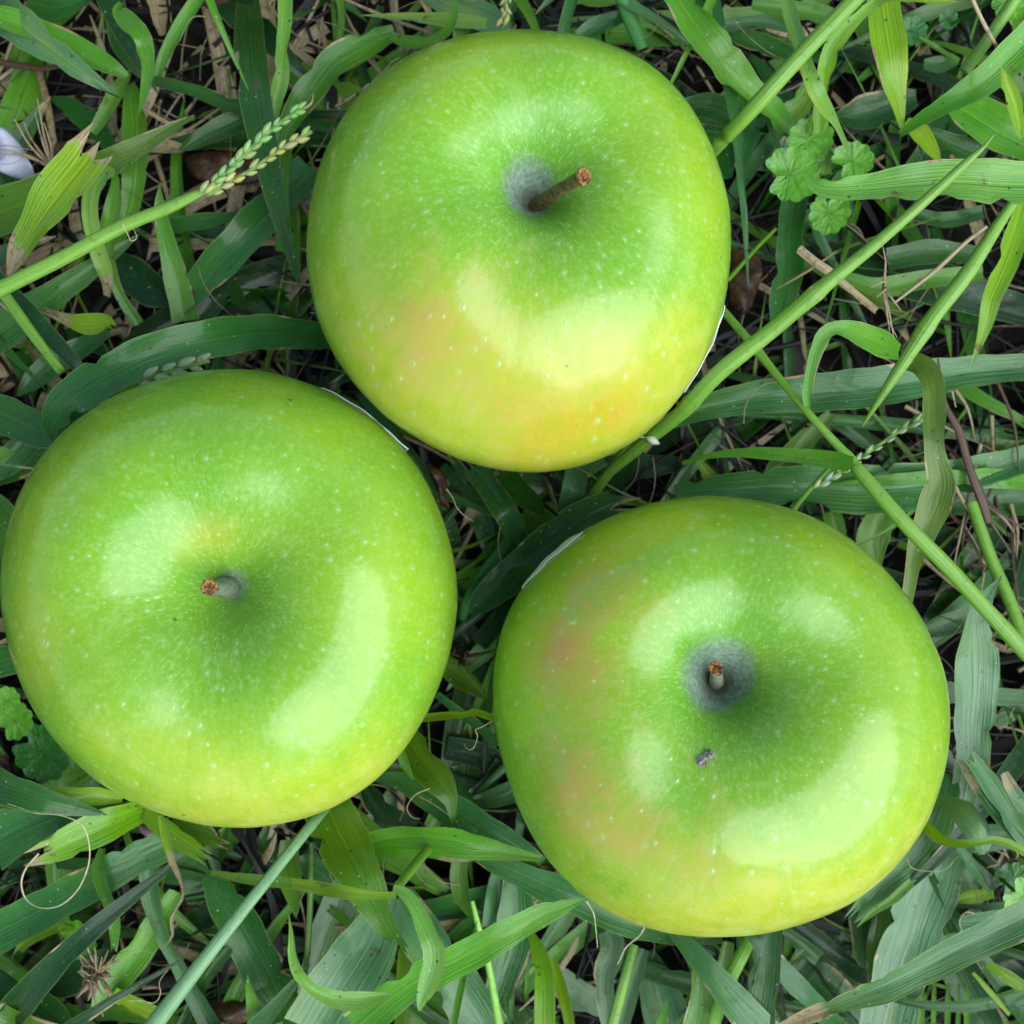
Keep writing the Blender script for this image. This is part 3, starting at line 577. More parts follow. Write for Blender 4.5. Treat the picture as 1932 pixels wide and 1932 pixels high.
stm('E', 'short pale jointed stem above the bend of the bright hanging blade', 's', (1.8, 3.0, 4.2, 4.4), '900,660,60 790,810,75 700,920,80 610,1035,76 590,1065,60', nodes=(0.86,))
bld('E', None, 'd', (1.4, 1.4), '1070,520,60 1180,500,120 1330,450,150')
stm('E', None, 'b', (1.3, 1.3), '1070,500,70 1160,410,75 1270,300,70')
bld('E', None, 'k', (1.0, 1.0), '900,180,150 1100,220,170 1250,300,160')
bld('E', None, 'd', (1.0, 1.1), '930,1400,90 1020,1330,110 1130,1230,90')
bld('E', None, 'b', (1.8, 1.8), '20,850,120 60,950,150 170,1040,120')
stm('E', None, 'b', (2.0, 2.0), '40,780,40 40,1100,42 20,1500,40')
# ---- lower right
bld('F', 'long dusty blue-green blade standing right of the lower right apple', 'B', (3.6, 3.0, 2.6, 2.4), '1808,-630,5 1712,-500,85 1655,-350,155 1655,-180,250 1655,0,262 1645,180,228 1635,430,195 1600,650,190 1540,850,180', fold=0.12)
bld('F', 'wide dusty blue-green blade below the lower right apple, running to the bottom edge', 'B', (2.0, 2.3, 2.2), '1540,760,250 1460,960,320 1370,1200,330 1290,1430,330 1210,1680,310 1130,1990,320', fold=0.12)
bld('F', 'blue-green blade with a split end hugging the lower right flank of that apple', 'b', (2.4, 3.0, 3.1), '1490,500,120 1480,660,170 1400,860,200 1260,1030,190 1100,1170,140 960,1320,85', cut=(0, 0.5), fold=0.08)
bld('F', None, 'g', (3.2, 3.2), '1290,1120,50 1180,1220,55 1070,1290,40 980,1378,6')
bld('F', 'bright twisted blade springing from the right side of the lower right apple', 'y', (3.6, 4.6, 4.6), '1360,770,20 1410,840,70 1500,890,60 1620,900,45 1780,882,45 1932,950,55 2000,1000,50', fold=0.2, twist=0.8)
bld('F', 'crinkled pale leaf with a toothed edge beside the twisted bright blade', 'B', (3.2, 4.0, 3.8), '1405,635,35 1500,670,80 1600,740,150 1680,830,170 1700,910,110 1690,965,30', fold=0.14, ripple=0.35, name='weed_leaf', cat='leaf')
bld('F', 'mown blade with a split tan end, leaning in at the right edge', 'b', (4.2, 4.0), '1630,410,90 1740,570,110 1850,740,115 1990,930,120', cut=(0.3, 0), dry=(0.5, 0), fold=0.2)
bld('F', 'narrow mown blade with whitish point just below the split tan one', 'b', (4.0, 4.0), '1548,415,10 1610,510,42 1700,640,58 1820,790,62 1990,960,70', dry=(1.3, 0), fold=0.25)
bld('F', None, 'B', (3.6, 3.6), '1815,500,50 1870,600,75 1990,760,80', dry=(0.9, 0))
bld('F', 'long blue-green blade with a tan tip sweeping across the lower right corner', 'B', (4.4, 5.1, 5.4), '540,1945,40 700,1880,95 900,1805,125 1120,1725,165 1350,1615,180 1560,1505,190 1760,1410,200 2000,1290,210', fold=0.22, dry=(1.5, 0))
bld('F', 'short cut blade end lying level above the corner blade', 'b', (2.6, 2.6), '1545,1360,95 1650,1350,105 1800,1330,110', cut=(0.2, 0), dry=(0.35, 0))
bld('F', None, 'b', (2.2, 2.2), '1420,1470,70 1560,1450,90 1720,1420,90')
bld('F', None, 'b', (2.8, 2.6), '1540,900,40 1620,1010,65 1690,1110,55 1745,1190,10')
bld('K', 'short olive blade pointing straight down from the bottom of the lower right apple', 'Y', (2.4, 2.6), '1030,260,130 1035,380,125 1055,500,60 1068,620,6')
bld('K', 'bright green upright blade at the bottom edge under the lower right apple', 'g', (3.4, 3.0), '1112,425,6 1112,560,85 1125,700,120 1120,830,150 1090,1000,200', fold=0.2)
stm('K', 'thick pale stem at the bottom edge under the lower right apple', 'p', (2.2, 2.8), '1520,280,110 1440,450,125 1330,670,130 1210,990,140', tubef=0.5)
bld('K', None, 'g', (1.6, 1.8), '1330,380,80 1290,600,110 1220,800,110 1170,990,60')
bld('K', None, 'b', (1.4, 1.5), '1580,320,140 1570,520,155 1520,750,130 1470,990,90')
bld('K', None, 'B', (1.3, 1.5), '470,300,140 500,430,180 440,640,150 480,990,100')
stm('K', None, 'p', (2.0, 2.3), '660,400,80 600,620,95 500,990,105', tubef=0.5)
bld('K', None, 'b', (1.5, 1.6), '720,430,90 640,700,125 560,990,110')
bld('K', 'tiny cut blade end standing in the thatch by the bottom edge', 'g', (2.0, 1.8), '890,795,10 870,880,50 840,990,75', dry=(0.3, 0))
bld('K', None, 'Y', (1.8, 1.8), '1870,440,30 1700,620,42 1550,830,60 1470,990,50')
bld('K', None, 'd', (1.5, 1.5), '1720,280,60 1830,380,100 1980,500,110')
bld('K', None, 'd', (1.5, 1.5), '1560,660,70 1640,800,80 1730,990,70')
bld('F', 'short bright yellow-green blade at the right edge under the corner blade', 'y', (3.0, 3.2), '1720,1590,40 1820,1650,75 1990,1760,60')
bld('F', None, 'y', (2.6, 2.6), '1640,1640,20 1740,1750,32 1850,1880,24')
for x, w_ in ((1500, 34), (1420, 30), (1560, 26), (1350, 36), (1610, 30)): bld('F', None, 'g', (2.0, 1.6), '%d,1700,%d %d,1830,%d %d,1960,%d' % (x, w_ * 0.6, x - 4, w_, x - 8, w_))
bld('F', None, 'y', (1.6, 1.8), '1520,1240,60 1650,1200,80 1760,1190,50')
bld('F', None, 'Y', (1.6, 1.8), '1100,1120,100 1120,1300,120 1080,1500,100 1060,1700,60')
bld('F', None, 'k', (1.2, 1.3), '560,1300,90 760,1450,100 960,1620,100 1080,1700,60')
bld('F', None, 'd', (1.5, 1.4), '1740,60,50 1850,120,55 1990,190,60')
# ---- right side
stm('C', 'long jointed green stem slanting from the upper apple to the right edge', 's', (3.6, 4.8, 5.1, 4.8), '170,-20,58 400,250,62 560,450,58 720,640,58 930,870,72 1010,970,98 1250,1245,112 1500,1500,112 1750,1775,115 1960,2000,125', tubef=0.85, nodes=(0.12, 0.45))
bld('C', 'thin blade branching left from the joint of the long green stem', 'g', (5.3, 4.6, 3.6), '950,915,90 850,890,105 700,870,92 500,850,75 300,845,52 120,865,30 -20,905,22', fold=0.25)
bld('C', 'arched bright blade bent over like a hook above the long jointed stem', 'g', (4.6, 5.2, 5.2, 4.2), '706,662,4 692,540,48 705,400,72 745,250,90 810,160,95 900,135,95 1010,175,140 1120,225,150 1220,270,90', fold=0.12)
bld('C', 'wavy wet blade hanging down on the right, crossed by the long jointed stem', 's', (3.6, 4.4, 4.0, 3.4), '1260,330,90 1350,350,120 1410,450,135 1418,600,130 1415,780,110 1430,900,130 1455,1010,160 1420,1150,180 1350,1320,140 1300,1480,85 1275,1620,70 1255,1740,60', fold=0.14, ripple=0.18, roll=-0.15)
bld('C', 'broad dark blue-green blade lying level below the hooked blade', 'b', (2.2, 2.5, 2.2), '-120,680,80 80,600,130 350,535,180 700,505,215 1050,470,225 1400,415,205 1700,375,170 2000,355,150')
bld('C', 'broad dark blue-green blade lying level just above the lower right apple', 'b', (1.8, 2.2, 2.2), '-60,1080,110 200,1050,160 600,1035,240 1000,1055,280 1350,1030,260 1650,965,200 2000,860,140')
bld('C', None, 'd', (1.5, 1.5), '1450,1130,120 1700,1130,160 2000,1120,150')
stm('B', 'thick green stem rising to the right edge from the level blades', 's', (4.6, 4.4, 3.4), '1960,1000,40 1900,1110,60 1780,1290,85 1600,1570,112 1420,1800,112 1250,2060,95 1100,2290,50 1010,2430,16', tubef=0.8, nodes=(0.62,))
bld('C', None, 'y', (1.6, 1.6), '80,900,40 140,980,75 230,1060,75 320,1110,40')
bld('C', None, 'Y', (1.3, 1.4), '830,620,60 680,780,130 520,950,140 380,1110,130')
stm('C', 'slim green stem below the branching blade, going down behind the apple', 's', (3.0, 2.4), '850,900,30 720,1040,34 590,1200,42')
stm('C', 'grey-brown dead stem on the right, flaking into fibres', 'r', (2.6, 2.4), '1440,300,14 1480,560,40 1560,720,62 1620,930,62 1690,1110,74 1730,1240,50', dryall=0.25, tubef=0.5, name='dead_stalk', cat='dead stem')
stm('C', 'green stem continuing down from the grey-brown dead one to the right edge', 's', (2.4, 3.0), '1630,1130,85 1740,1440,92 1850,1690,92 1960,1980,85')
bld('C', None, 'Y', (1.4, 1.4), '830,1180,100 860,1280,110 900,1370,40')
bld('C', None, 'Y', (1.4, 1.3), '1120,1180,160 1060,1330,190 1080,1450,110 1110,1520,10')
bld('C', None, 'g', (2.0, 2.0), '1330,1150,24 1150,1290,20 940,1385,10')
bld('C', None, 'g', (2.2, 2.0), '1720,910,14 1560,1000,28 1420,1110,20')
bld('C', None, 'd', (1.3, 1.3), '1360,1860,90 1500,1820,130 1640,1780,110')
bld('B', 'vivid yellow-green blade with a torn edge at the right edge of the picture', 'y', (3.6, 4.2, 4.0), '1960,1130,130 1900,1330,150 1820,1530,130 1745,1700,110 1710,1850,85 1665,1990,40 1630,2080,5', fold=0.15, dry=(0, 0.6))
bld('B', 'big glossy blade with a pale midrib beside the top right of the upper apple', 'g', (3.4, 3.5, 2.8, 1.8), '-90,-90,150 30,90,190 130,230,215 230,370,215 330,490,195 450,590,155 560,710,120 660,820,60', fold=0.22)
stm('B', 'straight green stem crossing the big glossy blade up to the top edge', 's', (2.6, 4.4, 4.8, 5.0), '60,960,100 235,775,110 420,580,115 650,325,118 990,-30,118', tubef=0.85)
bld('B', 'pale narrow blade hanging from the top edge across the straight stem', 'p', (3.6, 4.6, 3.6), '585,-40,60 600,100,90 645,240,100 690,380,85 745,520,105 800,620,85 860,710,40 935,870,32', fold=0.15)
bld('B', 'bright yellow-green blade arching down from the top edge right of the straight stem', 'y', (4.0, 3.8, 2.8), '1240,-40,30 1100,10,50 980,100,75 870,220,100 810,350,100 790,480,80 770,620,90 760,760,50', fold=0.15)
bld('B', 'small yellow-green tip lying level along the top edge at right', 'y', (4.2, 4.2), '1130,-30,40 1300,-5,50 1450,8,42 1562,14,4')
bld('B', 'broad spotted blade with brown blemishes hanging from the top edge at right', 'y', (3.2, 3.4, 2.6), '1120,-50,170 1140,120,200 1170,300,190 1190,450,170 1215,590,95 1235,730,25', fold=0.1, dry=(0, 0.2))
stm('B', 'long diagonal green stem with a whitish point running up to the right', 's', (6.0, 5.8, 5.2, 4.2, 2.6), '1762,768,6 1700,840,30 1600,930,58 1400,1115,74 1100,1380,86 800,1625,104 500,1880,116 200,2120,118 -20,2350,105 -230,2520,95 -420,2680,80', dry=(0.8, 0), tubef=0.85, nodes=(0.52, 0.78))
bld('B', 'broad pale yellow-green blade pointing left over the scalloped weed', 'p', (4.8, 5.1, 5.2), '695,985,10 745,1060,100 860,1080,130 1050,1070,165 1300,1045,220 1550,1030,250 1780,1045,255 2000,1050,260', fold=0.14, roll=0.08, dry=(0.2, 0))
bld('B', 'green blade sweeping up to the right edge near the upper right corner', 'g', (2.6, 3.4, 3.6), '1225,765,40 1350,680,75 1500,590,115 1680,480,165 1830,350,190 2000,180,200', fold=0.2)
bld('B', 'short bright upright blade with a browned edge at the right edge', 'y', (4.4, 4.2), '1800,380,5 1830,470,75 1870,580,90 1895,690,70 1912,795,10', fold=0.15, dry=(0, 0.3))
bld('B', 'broad mid green blade behind the short upright one at the right edge', 'g', (2.2, 2.4), '1480,560,60 1620,640,230 1780,740,250 2000,850,240')
bld('B', None, 'y', (2.4, 2.4), '1260,690,40 1330,750,110 1400,850,90 1450,920,20')
bld('B', None, 'd', (2.0, 2.0), '1380,740,30 1520,830,140 1700,910,120')
stm('B', 'thick short stem near the upper right corner', 's', (3.0, 3.4), '1590,410,85 1700,260,85 1830,70,90 1900,-40,90')
bld('B', None, 'd', (1.4, 1.5), '850,660,30 980,660,190 1180,600,180 1320,560,90')
bld('B', None, 'Y', (1.4, 1.5), '520,720,110 650,600,130 740,440,80')
bld('B', 'dark vertical blade below the scalloped weed', 'd', (1.8, 1.9), '620,1130,150 595,1330,145 590,1550,165 545,1720,140 520,1850,80')
bld('B', None, 'b', (1.7, 1.7), '400,660,120 350,790,140 315,960,40')
bld('B', None, 'd', (1.5, 1.6), '100,770,60 200,850,150 240,1020,50')
bld('B', None, 'd', (1.3, 1.3), '-40,620,90 140,610,150 320,690,110')
bld('B', None, 'b', (1.8, 1.8), '80,140,40 250,145,80 450,130,75 650,180,40')
bld('B', None, 'd', (1.5, 1.6), '250,200,80 450,260,120 640,330,90')
bld('B', None, 'g', (1.8, 1.8), '380,30,60 600,60,110 800,90,100 960,150,60')
bld('B', None, 'b', (1.6, 1.6), '1360,370,60 1460,370,90 1560,360,20')
bld('B', None, 'g', (1.9, 1.8), '1330,210,10 1450,280,40 1560,350,30')
bld('B', 'broken pale straw lying against the long diagonal stem', 't', (4.6, 4.2, 3.6), '645,1420,50 730,1490,55 830,1560,50 960,1670,45 1090,1775,40', dryall=1, name='dried_straw', cat='dry grass')
stm('B', None, 't', (2.2, 2.4), '860,1435,12 700,1545,20 520,1650,6', dryall=0.8)
stm('B', 'thin olive stem beside the right flank of the upper apple', 'Y', (2.0, 2.6), '515,1305,26 400,1420,30 240,1600,34')
stm('B', 'thin brown straw lying along the thick green stem at right', 't', (4.6, 4.2), '1720,1290,26 1590,1390,30 1430,1540,32 1190,1730,18', dryall=0.6, name='dry_straw', cat='straw')
stm('B', 'tan straw leaning near the upper right corner', 't', (4.0, 3.4), '1620,-40,32 1700,130,30 1790,290,24', dryall=0.95, name='dry_straw', cat='straw')
bld('B', None, 'g', (1.6, 1.6), '900,1580,60 1100,1640,110 1350,1600,110 1700,1560,90')
bld('B', None, 'd', (1.4, 1.5), '1150,1480,120 1400,1440,140 1700,1460,90')
bld('B', None, 'd', (1.5, 1.5), '1300,1220,80 1480,1260,90 1700,1210,80')
# ---- top edge
bld('I', 'small pointed blade lying level at the top edge, left of the upper apple', 'p', (2.6, 2.6), '228,62,3 340,66,24 470,74,46 620,86,60 740,96,40', fold=0.15)
bld('I', None, 'B', (1.9, 2.0), '500,-30,90 600,20,120 720,70,120 830,110,60')
bld('I', 'thin curled blade at the top edge touching the upper apple', 'g', (3.4, 3.0, 2.4), '612,-10,14 606,70,34 575,135,44 510,170,46 430,175,60 350,150,30')
stm('I', 'pale green stem standing at the top edge above the upper apple', 'b', (2.2, 2.0), '1290,-30,85 1330,80,85 1375,200,60', tubef=0.5)
bld('I', None, 'b', (1.6, 1.7), '1110,150,40 1190,110,85 1290,70,50')
bld('I', None, 'p', (1.7, 1.7), '1080,-10,40 1180,5,60 1280,-10,50')
bld('I', None, 'g', (1.6, 1.6), '140,-20,30 150,80,28 140,180,26')
stm('I', None, 't', (2.4, 2.0), '130,-20,12 260,40,18 400,95,20 520,135,16', dryall=1)

# ------------------------------------------------------------------ seed heads, weeds, threads, litter
def bead(m, c, ax, L, R, col, rg):
    ax = ax / np.linalg.norm(ax); e1 = np.cross(ax, [0.1, 0.2, 1]); e1 /= np.linalg.norm(e1); e2 = np.cross(ax, e1); G = []
    for i in range(8):
        t = i / 7; r = R * math.sin(math.pi * min(1, t * 0.93 + 0.02)) ** 0.7 * (1 - 0.35 * t)
        G.append([c + ax * (t - 0.4) * L + e1 * math.cos(j / 10 * 6.283) * r + e2 * math.sin(j / 10 * 6.283) * r for j in range(10)])
    G = np.array(G); C = np.zeros(G.shape[:2] + (4,)); C[..., :3] = col; C[-2:, :, 3] = 0.5
    UV = np.zeros(G.shape[:2] + (3,)); UV[..., 0] = np.linspace(0, 1, 10); UV[..., 1] = np.linspace(0, L, 8)[:, None]
    m.grid(G, C, UV, True)
def raceme(fr, pts, z, parent, org, seeds, size, col, dryt=0.0):
    P = path(fr, pts); zz = np.linspace(z[0], z[1], len(P)); ctrl = [world(p[0], p[1], q) for p, q in zip(P, zz)]
    C3 = catmull(ctrl, 40); m = MB(); tube(m, C3, [0.035] * 40, (0.16, 0.30, 0.06), 8, 0.1, 1, np.linspace(-0.5, 0.6 * dryt, 40))
    ra = m.build('raceme', STEM, parent, org); rg = random.Random(seeds)
    for i in range(seeds):
        t = (i + 0.5) / seeds; j = int(t * 39); tg = C3[min(j + 1, 39)] - C3[j - 1 if j else 0]; tg /= np.linalg.norm(tg)
        side = np.cross(tg, [0, 0, 1]); sg = 1 if i % 2 else -1; L = size * rg.uniform(0.85, 1.25)
        if rg.random() < 0.08: continue
        m = MB(); cc = (col[0] * rg.uniform(0.7, 1.2), col[1] * rg.uniform(0.85, 1.1), col[2] * rg.uniform(0.6, 1.3))
        bead(m, C3[j] + side * sg * size * 0.22 + np.array([0, 0, rg.uniform(-.02, .06)]), tg + side * sg * rg.uniform(0.1, 0.4), L, L * 0.27, cc, rg)
        s = m.build('seed', STEM, ra, org)
    return ra
def stalkthing(label, fr, pts, z, style, name='seed_head', dry=(0, 0)):
    P = path(fr, pts); zz = np.interp(np.linspace(0, 1, len(P)), np.linspace(0, 1, len(z)), z)
    ctrl = [np.append(world(p[0], p[1], q), p[2] * k_at(q)) for p, q in zip(P, zz)]
    Q = catmull(ctrl, 60); m = MB(); s = np.linspace(0, np.linalg.norm(Q[-1, :3] - Q[0, :3]), 60)
    tube(m, Q[:, :3], Q[:, 3] / 2, COL[style], 12, 0.03, 0.85, np.maximum(0, dry[1] - (s[-1] - s) / 0.8), 3)
    root = empty(name, Q[0, :3], label, 'seed head'); m.build('stem', STEM, root, Q[0, :3]); return root, Q[0, :3]
sh, so_ = stalkthing('long green grass stalk ending in two rows of green seeds, left of the upper apple', 'A',
    '-60,1680,92 150,1575,92 400,1450,86 700,1290,80 950,1190,72 1100,1120,56 1180,1080,32 1230,1040,14', (5.0, 5.3, 5.4), 's', dry=(0, 0.35))
raceme('A', '1170,1085 1290,985 1400,880 1520,765 1650,665 1730,618', (5.45, 5.9), sh, so_, 23, 0.21, (0.22, 0.40, 0.12))
raceme('A', '1190,1110 1300,1045 1430,970 1540,895 1650,820 1780,750', (5.4, 5.7), sh, so_, 19, 0.21, (0.38, 0.42, 0.13))
m = MB(); tube(m, catmull([world(*path('A', '1725,625')[0], 5.9), world(*path('A', '1775,590')[0], 6.0), world(*path('A', '1788,535')[0], 6.0)], 12), np.linspace(0.03, 0.008, 12), (0.5, 0.35, 0.12), 6, 0, 1, [1] * 12)
m.build('tip_bristle', STEM, sh, so_)
r2 = empty('seed_head', world(300, 690, 4.2), 'pale green row of seeds lying on the top edge of the left apple', 'seed head')
o2 = np.array(r2.location) * 100; raceme('G', '755,745 860,705 970,672 1080,642 1190,612', (4.0, 4.6), r2, o2, 9, 0.34, (0.20, 0.34, 0.15), 0.8)
r3 = empty('seed_head', world(1600, 870, 4.0), 'small pale seed row crossing under the long jointed stem', 'seed head')
o3 = np.array(r3.location) * 100; raceme('C', '750,1035 880,955 980,885 1110,795 1250,700 1355,640', (3.2, 3.8), r3, o3, 20, 0.19, (0.34, 0.44, 0.22))
r4 = empty('seed_head', world(945, 20, 2.8), 'little seed row sticking up at the top edge over the upper apple', 'seed head')
o4 = np.array(r4.location) * 100; raceme('I', '830,-20 812,30 822,60 800,100', (2.6, 2.6), r4, o4, 8, 0.2, (0.34, 0.40, 0.12))
r5 = empty('seed_head', world(1235, 790, 3.0), 'two white seeds on a stalk at the lower right foot of the upper apple', 'seed head')
o5 = np.array(r5.location) * 100
for (u, v, ang) in ((1870, 240, -0.5), (1915, 95, 0.6)):
    p = path('H', '%d,%d' % (u, v))[0]; m = MB(); bead(m, world(p[0], p[1], 3.5), np.array([math.cos(ang), math.sin(ang), 0.1]), 0.27, 0.095, (0.55, 0.60, 0.42), rnd); m.build('seed', STEM, r5, o5)
m = MB(); pp = [world(*path('H', q)[0], 3.4) for q in ('1780,215', '1830,225', '1870,240')]; tube(m, np.array(pp), [0.02] * 3, (0.4, 0.5, 0.3), 6); m.build('stalk', STEM, r5, o5)

def round_leaf(fr, u, v, r, ang, z, label, style, notch=0.5, scal=11, tilt=(0.1, 0.1), cup=0.12):
    p = path(fr, '%f,%f,%f' % (u, v, r))[0]; c = world(p[0], p[1], z); R = p[2] * k_at(z); m = MB(); NA_, NR = 88, 10; G = []; UV = []; C = []
    for i in range(NR + 1):
        q = i / NR; row = []; uv = []; cl = []
        for j in range(NA_):
            th = j / NA_ * 2 * math.pi; dth = abs((th + math.pi) % (2 * math.pi) - math.pi)
            f = 1 - notch * math.exp(-((math.pi - dth) / 0.32) ** 2); f *= 1 + 0.06 * (abs(math.sin(th * scal / 2)) - 0.5) * q ** 4 * 2 + 0.05 * math.sin(2 * th + z)
            x, y = math.cos(th) * f * q * R, math.sin(th) * f * q * R
            h = cup * R * q * q + 0.010 * R * math.cos(th * 7) * q + 0.04 * R * mnoise.noise(Vector((x * 3 + z * 9, y * 3, ang)))
            xr, yr = x * math.cos(ang) - y * math.sin(ang), x * math.sin(ang) + y * math.cos(ang)
            pt = c + np.array([xr, -yr if False else yr, h + xr * tilt[0] + yr * tilt[1]]); row.append(under(pt))
            uv.append((0.06 + 0.34 * abs(th / 3.1416 - 1), q * 2, z)); vein = 1 + 0.22 * math.exp(-(((th * 7 / 6.283) % 1 - 0.5) / 0.07) ** 2)
            cl.append([COL[style][0] * vein, COL[style][1] * vein ** 0.7, COL[style][2] * vein, 0.0 if q < 0.97 else 0.3])
        G.append(row); UV.append(uv); C.append(cl)
    m.grid(np.array(G), np.array(C), np.array(UV), True); return m, c, R, label
def weed(name, label, leaves):
    root = empty(name, world(*leaves[0][0][:2], 1.0) if False else [0, 0, 0], label, 'weed'); first = None
    for (fr, u, v, r, ang, z, st) in leaves:
        m, c, R, _ = round_leaf(fr, u, v, r, ang, z, None, st)
        if first is None:
            first = np.array([c[0], c[1], 0.3]); root.location = (first / 100).tolist(); n_ = len(leaves)
        lf = m.build('leaf', CRINK, root, first)
        base = c - np.array([math.cos(ang), math.sin(ang), 0]) * R * 0.5; b2 = first + (base - first) * 0.25
        st_ = MB(); pts = catmull([b2 * [1, 1, 0] + [0, 0, 0.2], (b2 + base) / 2 - [0, 0, 0.2], base], 12); tube(st_, np.array([under(p_) for p_ in pts]), [0.04] * 12, COL['d'], 8); st_.build('leaf_stalk', STEM, root, first)
    return root
weed('weed_plant', 'low weed with scalloped rounded leaves right of the upper apple', [('B', 600, 1000, 150, 0.1, 3.0, 'g'), ('B', 710, 800, 125, 1.2, 2.6, 'g'), ('B', 820, 1215, 115, -1.5, 2.4, 'g'), ('B', 950, 920, 110, 0.5, 2.8, 'g'), ('B', 800, 930, 70, 0.4, 2.5, 's')])
weed('weed_plant', 'low weed with crinkled scalloped leaves by the lower left flank of the left apple', [('D', 240, 380, 165, -0.7, 2.0, 'd'), ('D', 80, 200, 115, 0.7, 2.2, 'g'), ('D', 40, 90, 85, 1.3, 2.5, 'g')])
weed('weed_plant', 'single toothed round leaf above the brown bristly tuft at lower left', [('D', 440, 1445, 115, 0.0, 2.6, 'g')])
weed('weed_plant', 'pair of round leaves at the right edge above the corner blade', [('F', 1870, 1110, 110, 0.6, 2.6, 'd'), ('F', 1930, 1210, 120, -0.6, 3.2, 'g')])
weed('weed_plant', 'small round leaf near the top edge in the upper right corner', [('B', 1290, 180, 80, 0.5, 1.8, 'b'), ('B', 1500, 110, 55, -1.0, 1.8, 'b'), ('B', 1850, 0, 110, -0.8, 3.0, 'g')])

def thread(fr, pts, z, label, r=0.014, name='fibre', cat='plant fibre', merge=None):
    P = path(fr, pts); zz = np.interp(np.linspace(0, 1, len(P)), np.linspace(0, 1, len(z)), z); ctrl = [world(p[0], p[1], q) for p, q in zip(P, zz)]
    C3 = catmull(ctrl, 10 * len(P)); m = merge or MB(); n_ = len(C3); tube(m, C3, [r * (1 - 0.5 * i / n_) for i in range(n_)], (0.4, 0.3, 0.1), 6)
    if merge is None: tag(m.build(name, THREAD, None, C3[0]), label, cat)
thread('D', '220,960 150,1040 122,1130 150,1220 230,1268 340,1255 440,1170 500,1040 510,920 470,800 350,742 200,728 120,700 45,675', (3.5, 3.4, 4.2, 4.4, 3.6), 'long tan fibre curled in a loop below the left apple', 0.018)
thread('H', '405,590 450,650 480,720 540,785 597,820', (3.0, 3.1), 'white fibre trailing from the little brown leaf between the apples', 0.012)
thread('L', '990,880 880,945 792,988 812,1060 780,1170 735,1212 680,1190 657,1145', (4.8, 4.7, 4.4), 'fine pale thread hanging from the frayed tip on the right apple', 0.010)
thread('E', '795,437 700,480 648,560 680,620 730,632', (3.0, 3.2), 'thin hooked fibre beside the torn olive blade at bottom centre', 0.009)
thread('F', '1265,990 1290,1040 1380,1060 1480,1050 1555,975', (3.4, 3.6), 'fine curved fibre lying on the blades off the lower right flank of the apple', 0.009)
thread('F', '1650,1300 1600,1295 1565,1350 1590,1430', (3.8, 3.8), 'small curved fibre above the corner blade', 0.009)
thread('A', '700,1280 730,1340 750,1375 780,1350 740,1270', (5.7, 5.6), 'tiny white thread wound on the long seed stalk', 0.009)
thread('D', '740,1800 800,1798 880,1810 915,1760 910,1690 960,1620', (2.8, 2.8), 'wavy white fibre near the bottom edge left of the straight stalk', 0.010)
thread('K', '735,265 700,330 600,420 560,500 540,540', (3.0, 2.8), 'frayed brown fibre under the lower right apple', 0.02)
thread('K', '318,90 370,180 385,290 398,420', (3.8, 3.4), 'thin brown stalk dangling from the point of the large blade', 0.014)

def tuft(label, fr, u, v, spikes, z, style, r0=0.035, name='straw_tuft', cat='tuft', dryv=1.0, beads=0):
    root = empty(name, world(*path(fr, '%f,%f' % (u, v))[0], z), label, cat); og = np.array(root.location) * 100; m = MB(); rg = random.Random(int(u))
    for (u1, v1, dz) in spikes:
        b = og; e = world(*path(fr, '%f,%f' % (u1, v1))[0], z + dz); md = (b + e) / 2 + np.array([rg.uniform(-.1, .1), rg.uniform(-.1, .1), .1])
        tube(m, catmull([b, md, e], 10), np.linspace(r0, r0 * 0.25, 10), COL[style], 6, 0.15, 0.6, [dryv] * 10, rg.random() * 9)
    m.build('straws', STEM, root, og)
    if beads:
        m = MB()
        for i in range(beads):
            a = rg.uniform(0, 6.28); d = rg.uniform(0, 0.35); c = og + np.array([math.cos(a) * d, math.sin(a) * d, rg.uniform(0, .3)])
            bead(m, c, np.array([math.cos(a), math.sin(a), 0.4]), rg.uniform(.2, .4), 0.05, (0.25, 0.16, 0.08), rg)
        m.build('husks', STEM, root, og)
    return root
tuft('spray of thin bleached straws at the left edge beside the pale petal', 'A', 300, 960, [(212, 560, 1.2), (235, 640, 1.0), (200, 640, .9), (82, 680, .9), (130, 690, .8), (0, 850, .6), (20, 880, .4), (250, 700, .8), (340, 1000, .1)], 2.0, 't')
rg = random.Random(4)
tuft('brown bristly dried tuft near the lower left corner', 'D', 555, 1630, [(555 + math.cos(a) * l, 1630 + math.sin(a) * l, rg.uniform(.1, .9)) for a, l in [(rg.uniform(0, 6.28), rg.uniform(70, 150)) for _ in range(34)]] + [(400, 1500, .8), (455, 1400, 1.0), (590, 1890, .5), (500, 1800, .6), (540, 1540, 1), (640, 1790, .4)], 2.6, 't', 0.04, beads=12)
tuft('dry brown stem junction low between the left and right apples', 'L', 640, 150, [(560, 60, .3), (700, 80, .3), (1010, 70, .3), (740, 240, .2), (600, 250, .2), (680, 100, .3)], 1.8, 'r', 0.05, dryv=0.3)
tuft('frayed brown plant fragment hanging at the right of the hooked blade', 'B', 1130, 1650, [(1125, 1400, .6), (1165, 1900, .2), (1190, 1930, .2), (1060, 1640, .3), (1230, 1770, .2), (1150, 1760, .3), (1090, 1700, .2), (1210, 1930, .1)], 4.8, 't', 0.03, dryv=0.8)
tuft('dried joint with short bristles at the right edge above the curled weed', 'F', 1850, 1010, [(1760, 940, .3), (1800, 900, .3), (1880, 930, .4), (1720, 1040, .3), (1830, 1080, .1), (1900, 1060, .2)], 2.4, 't', 0.03, dryv=0.7)

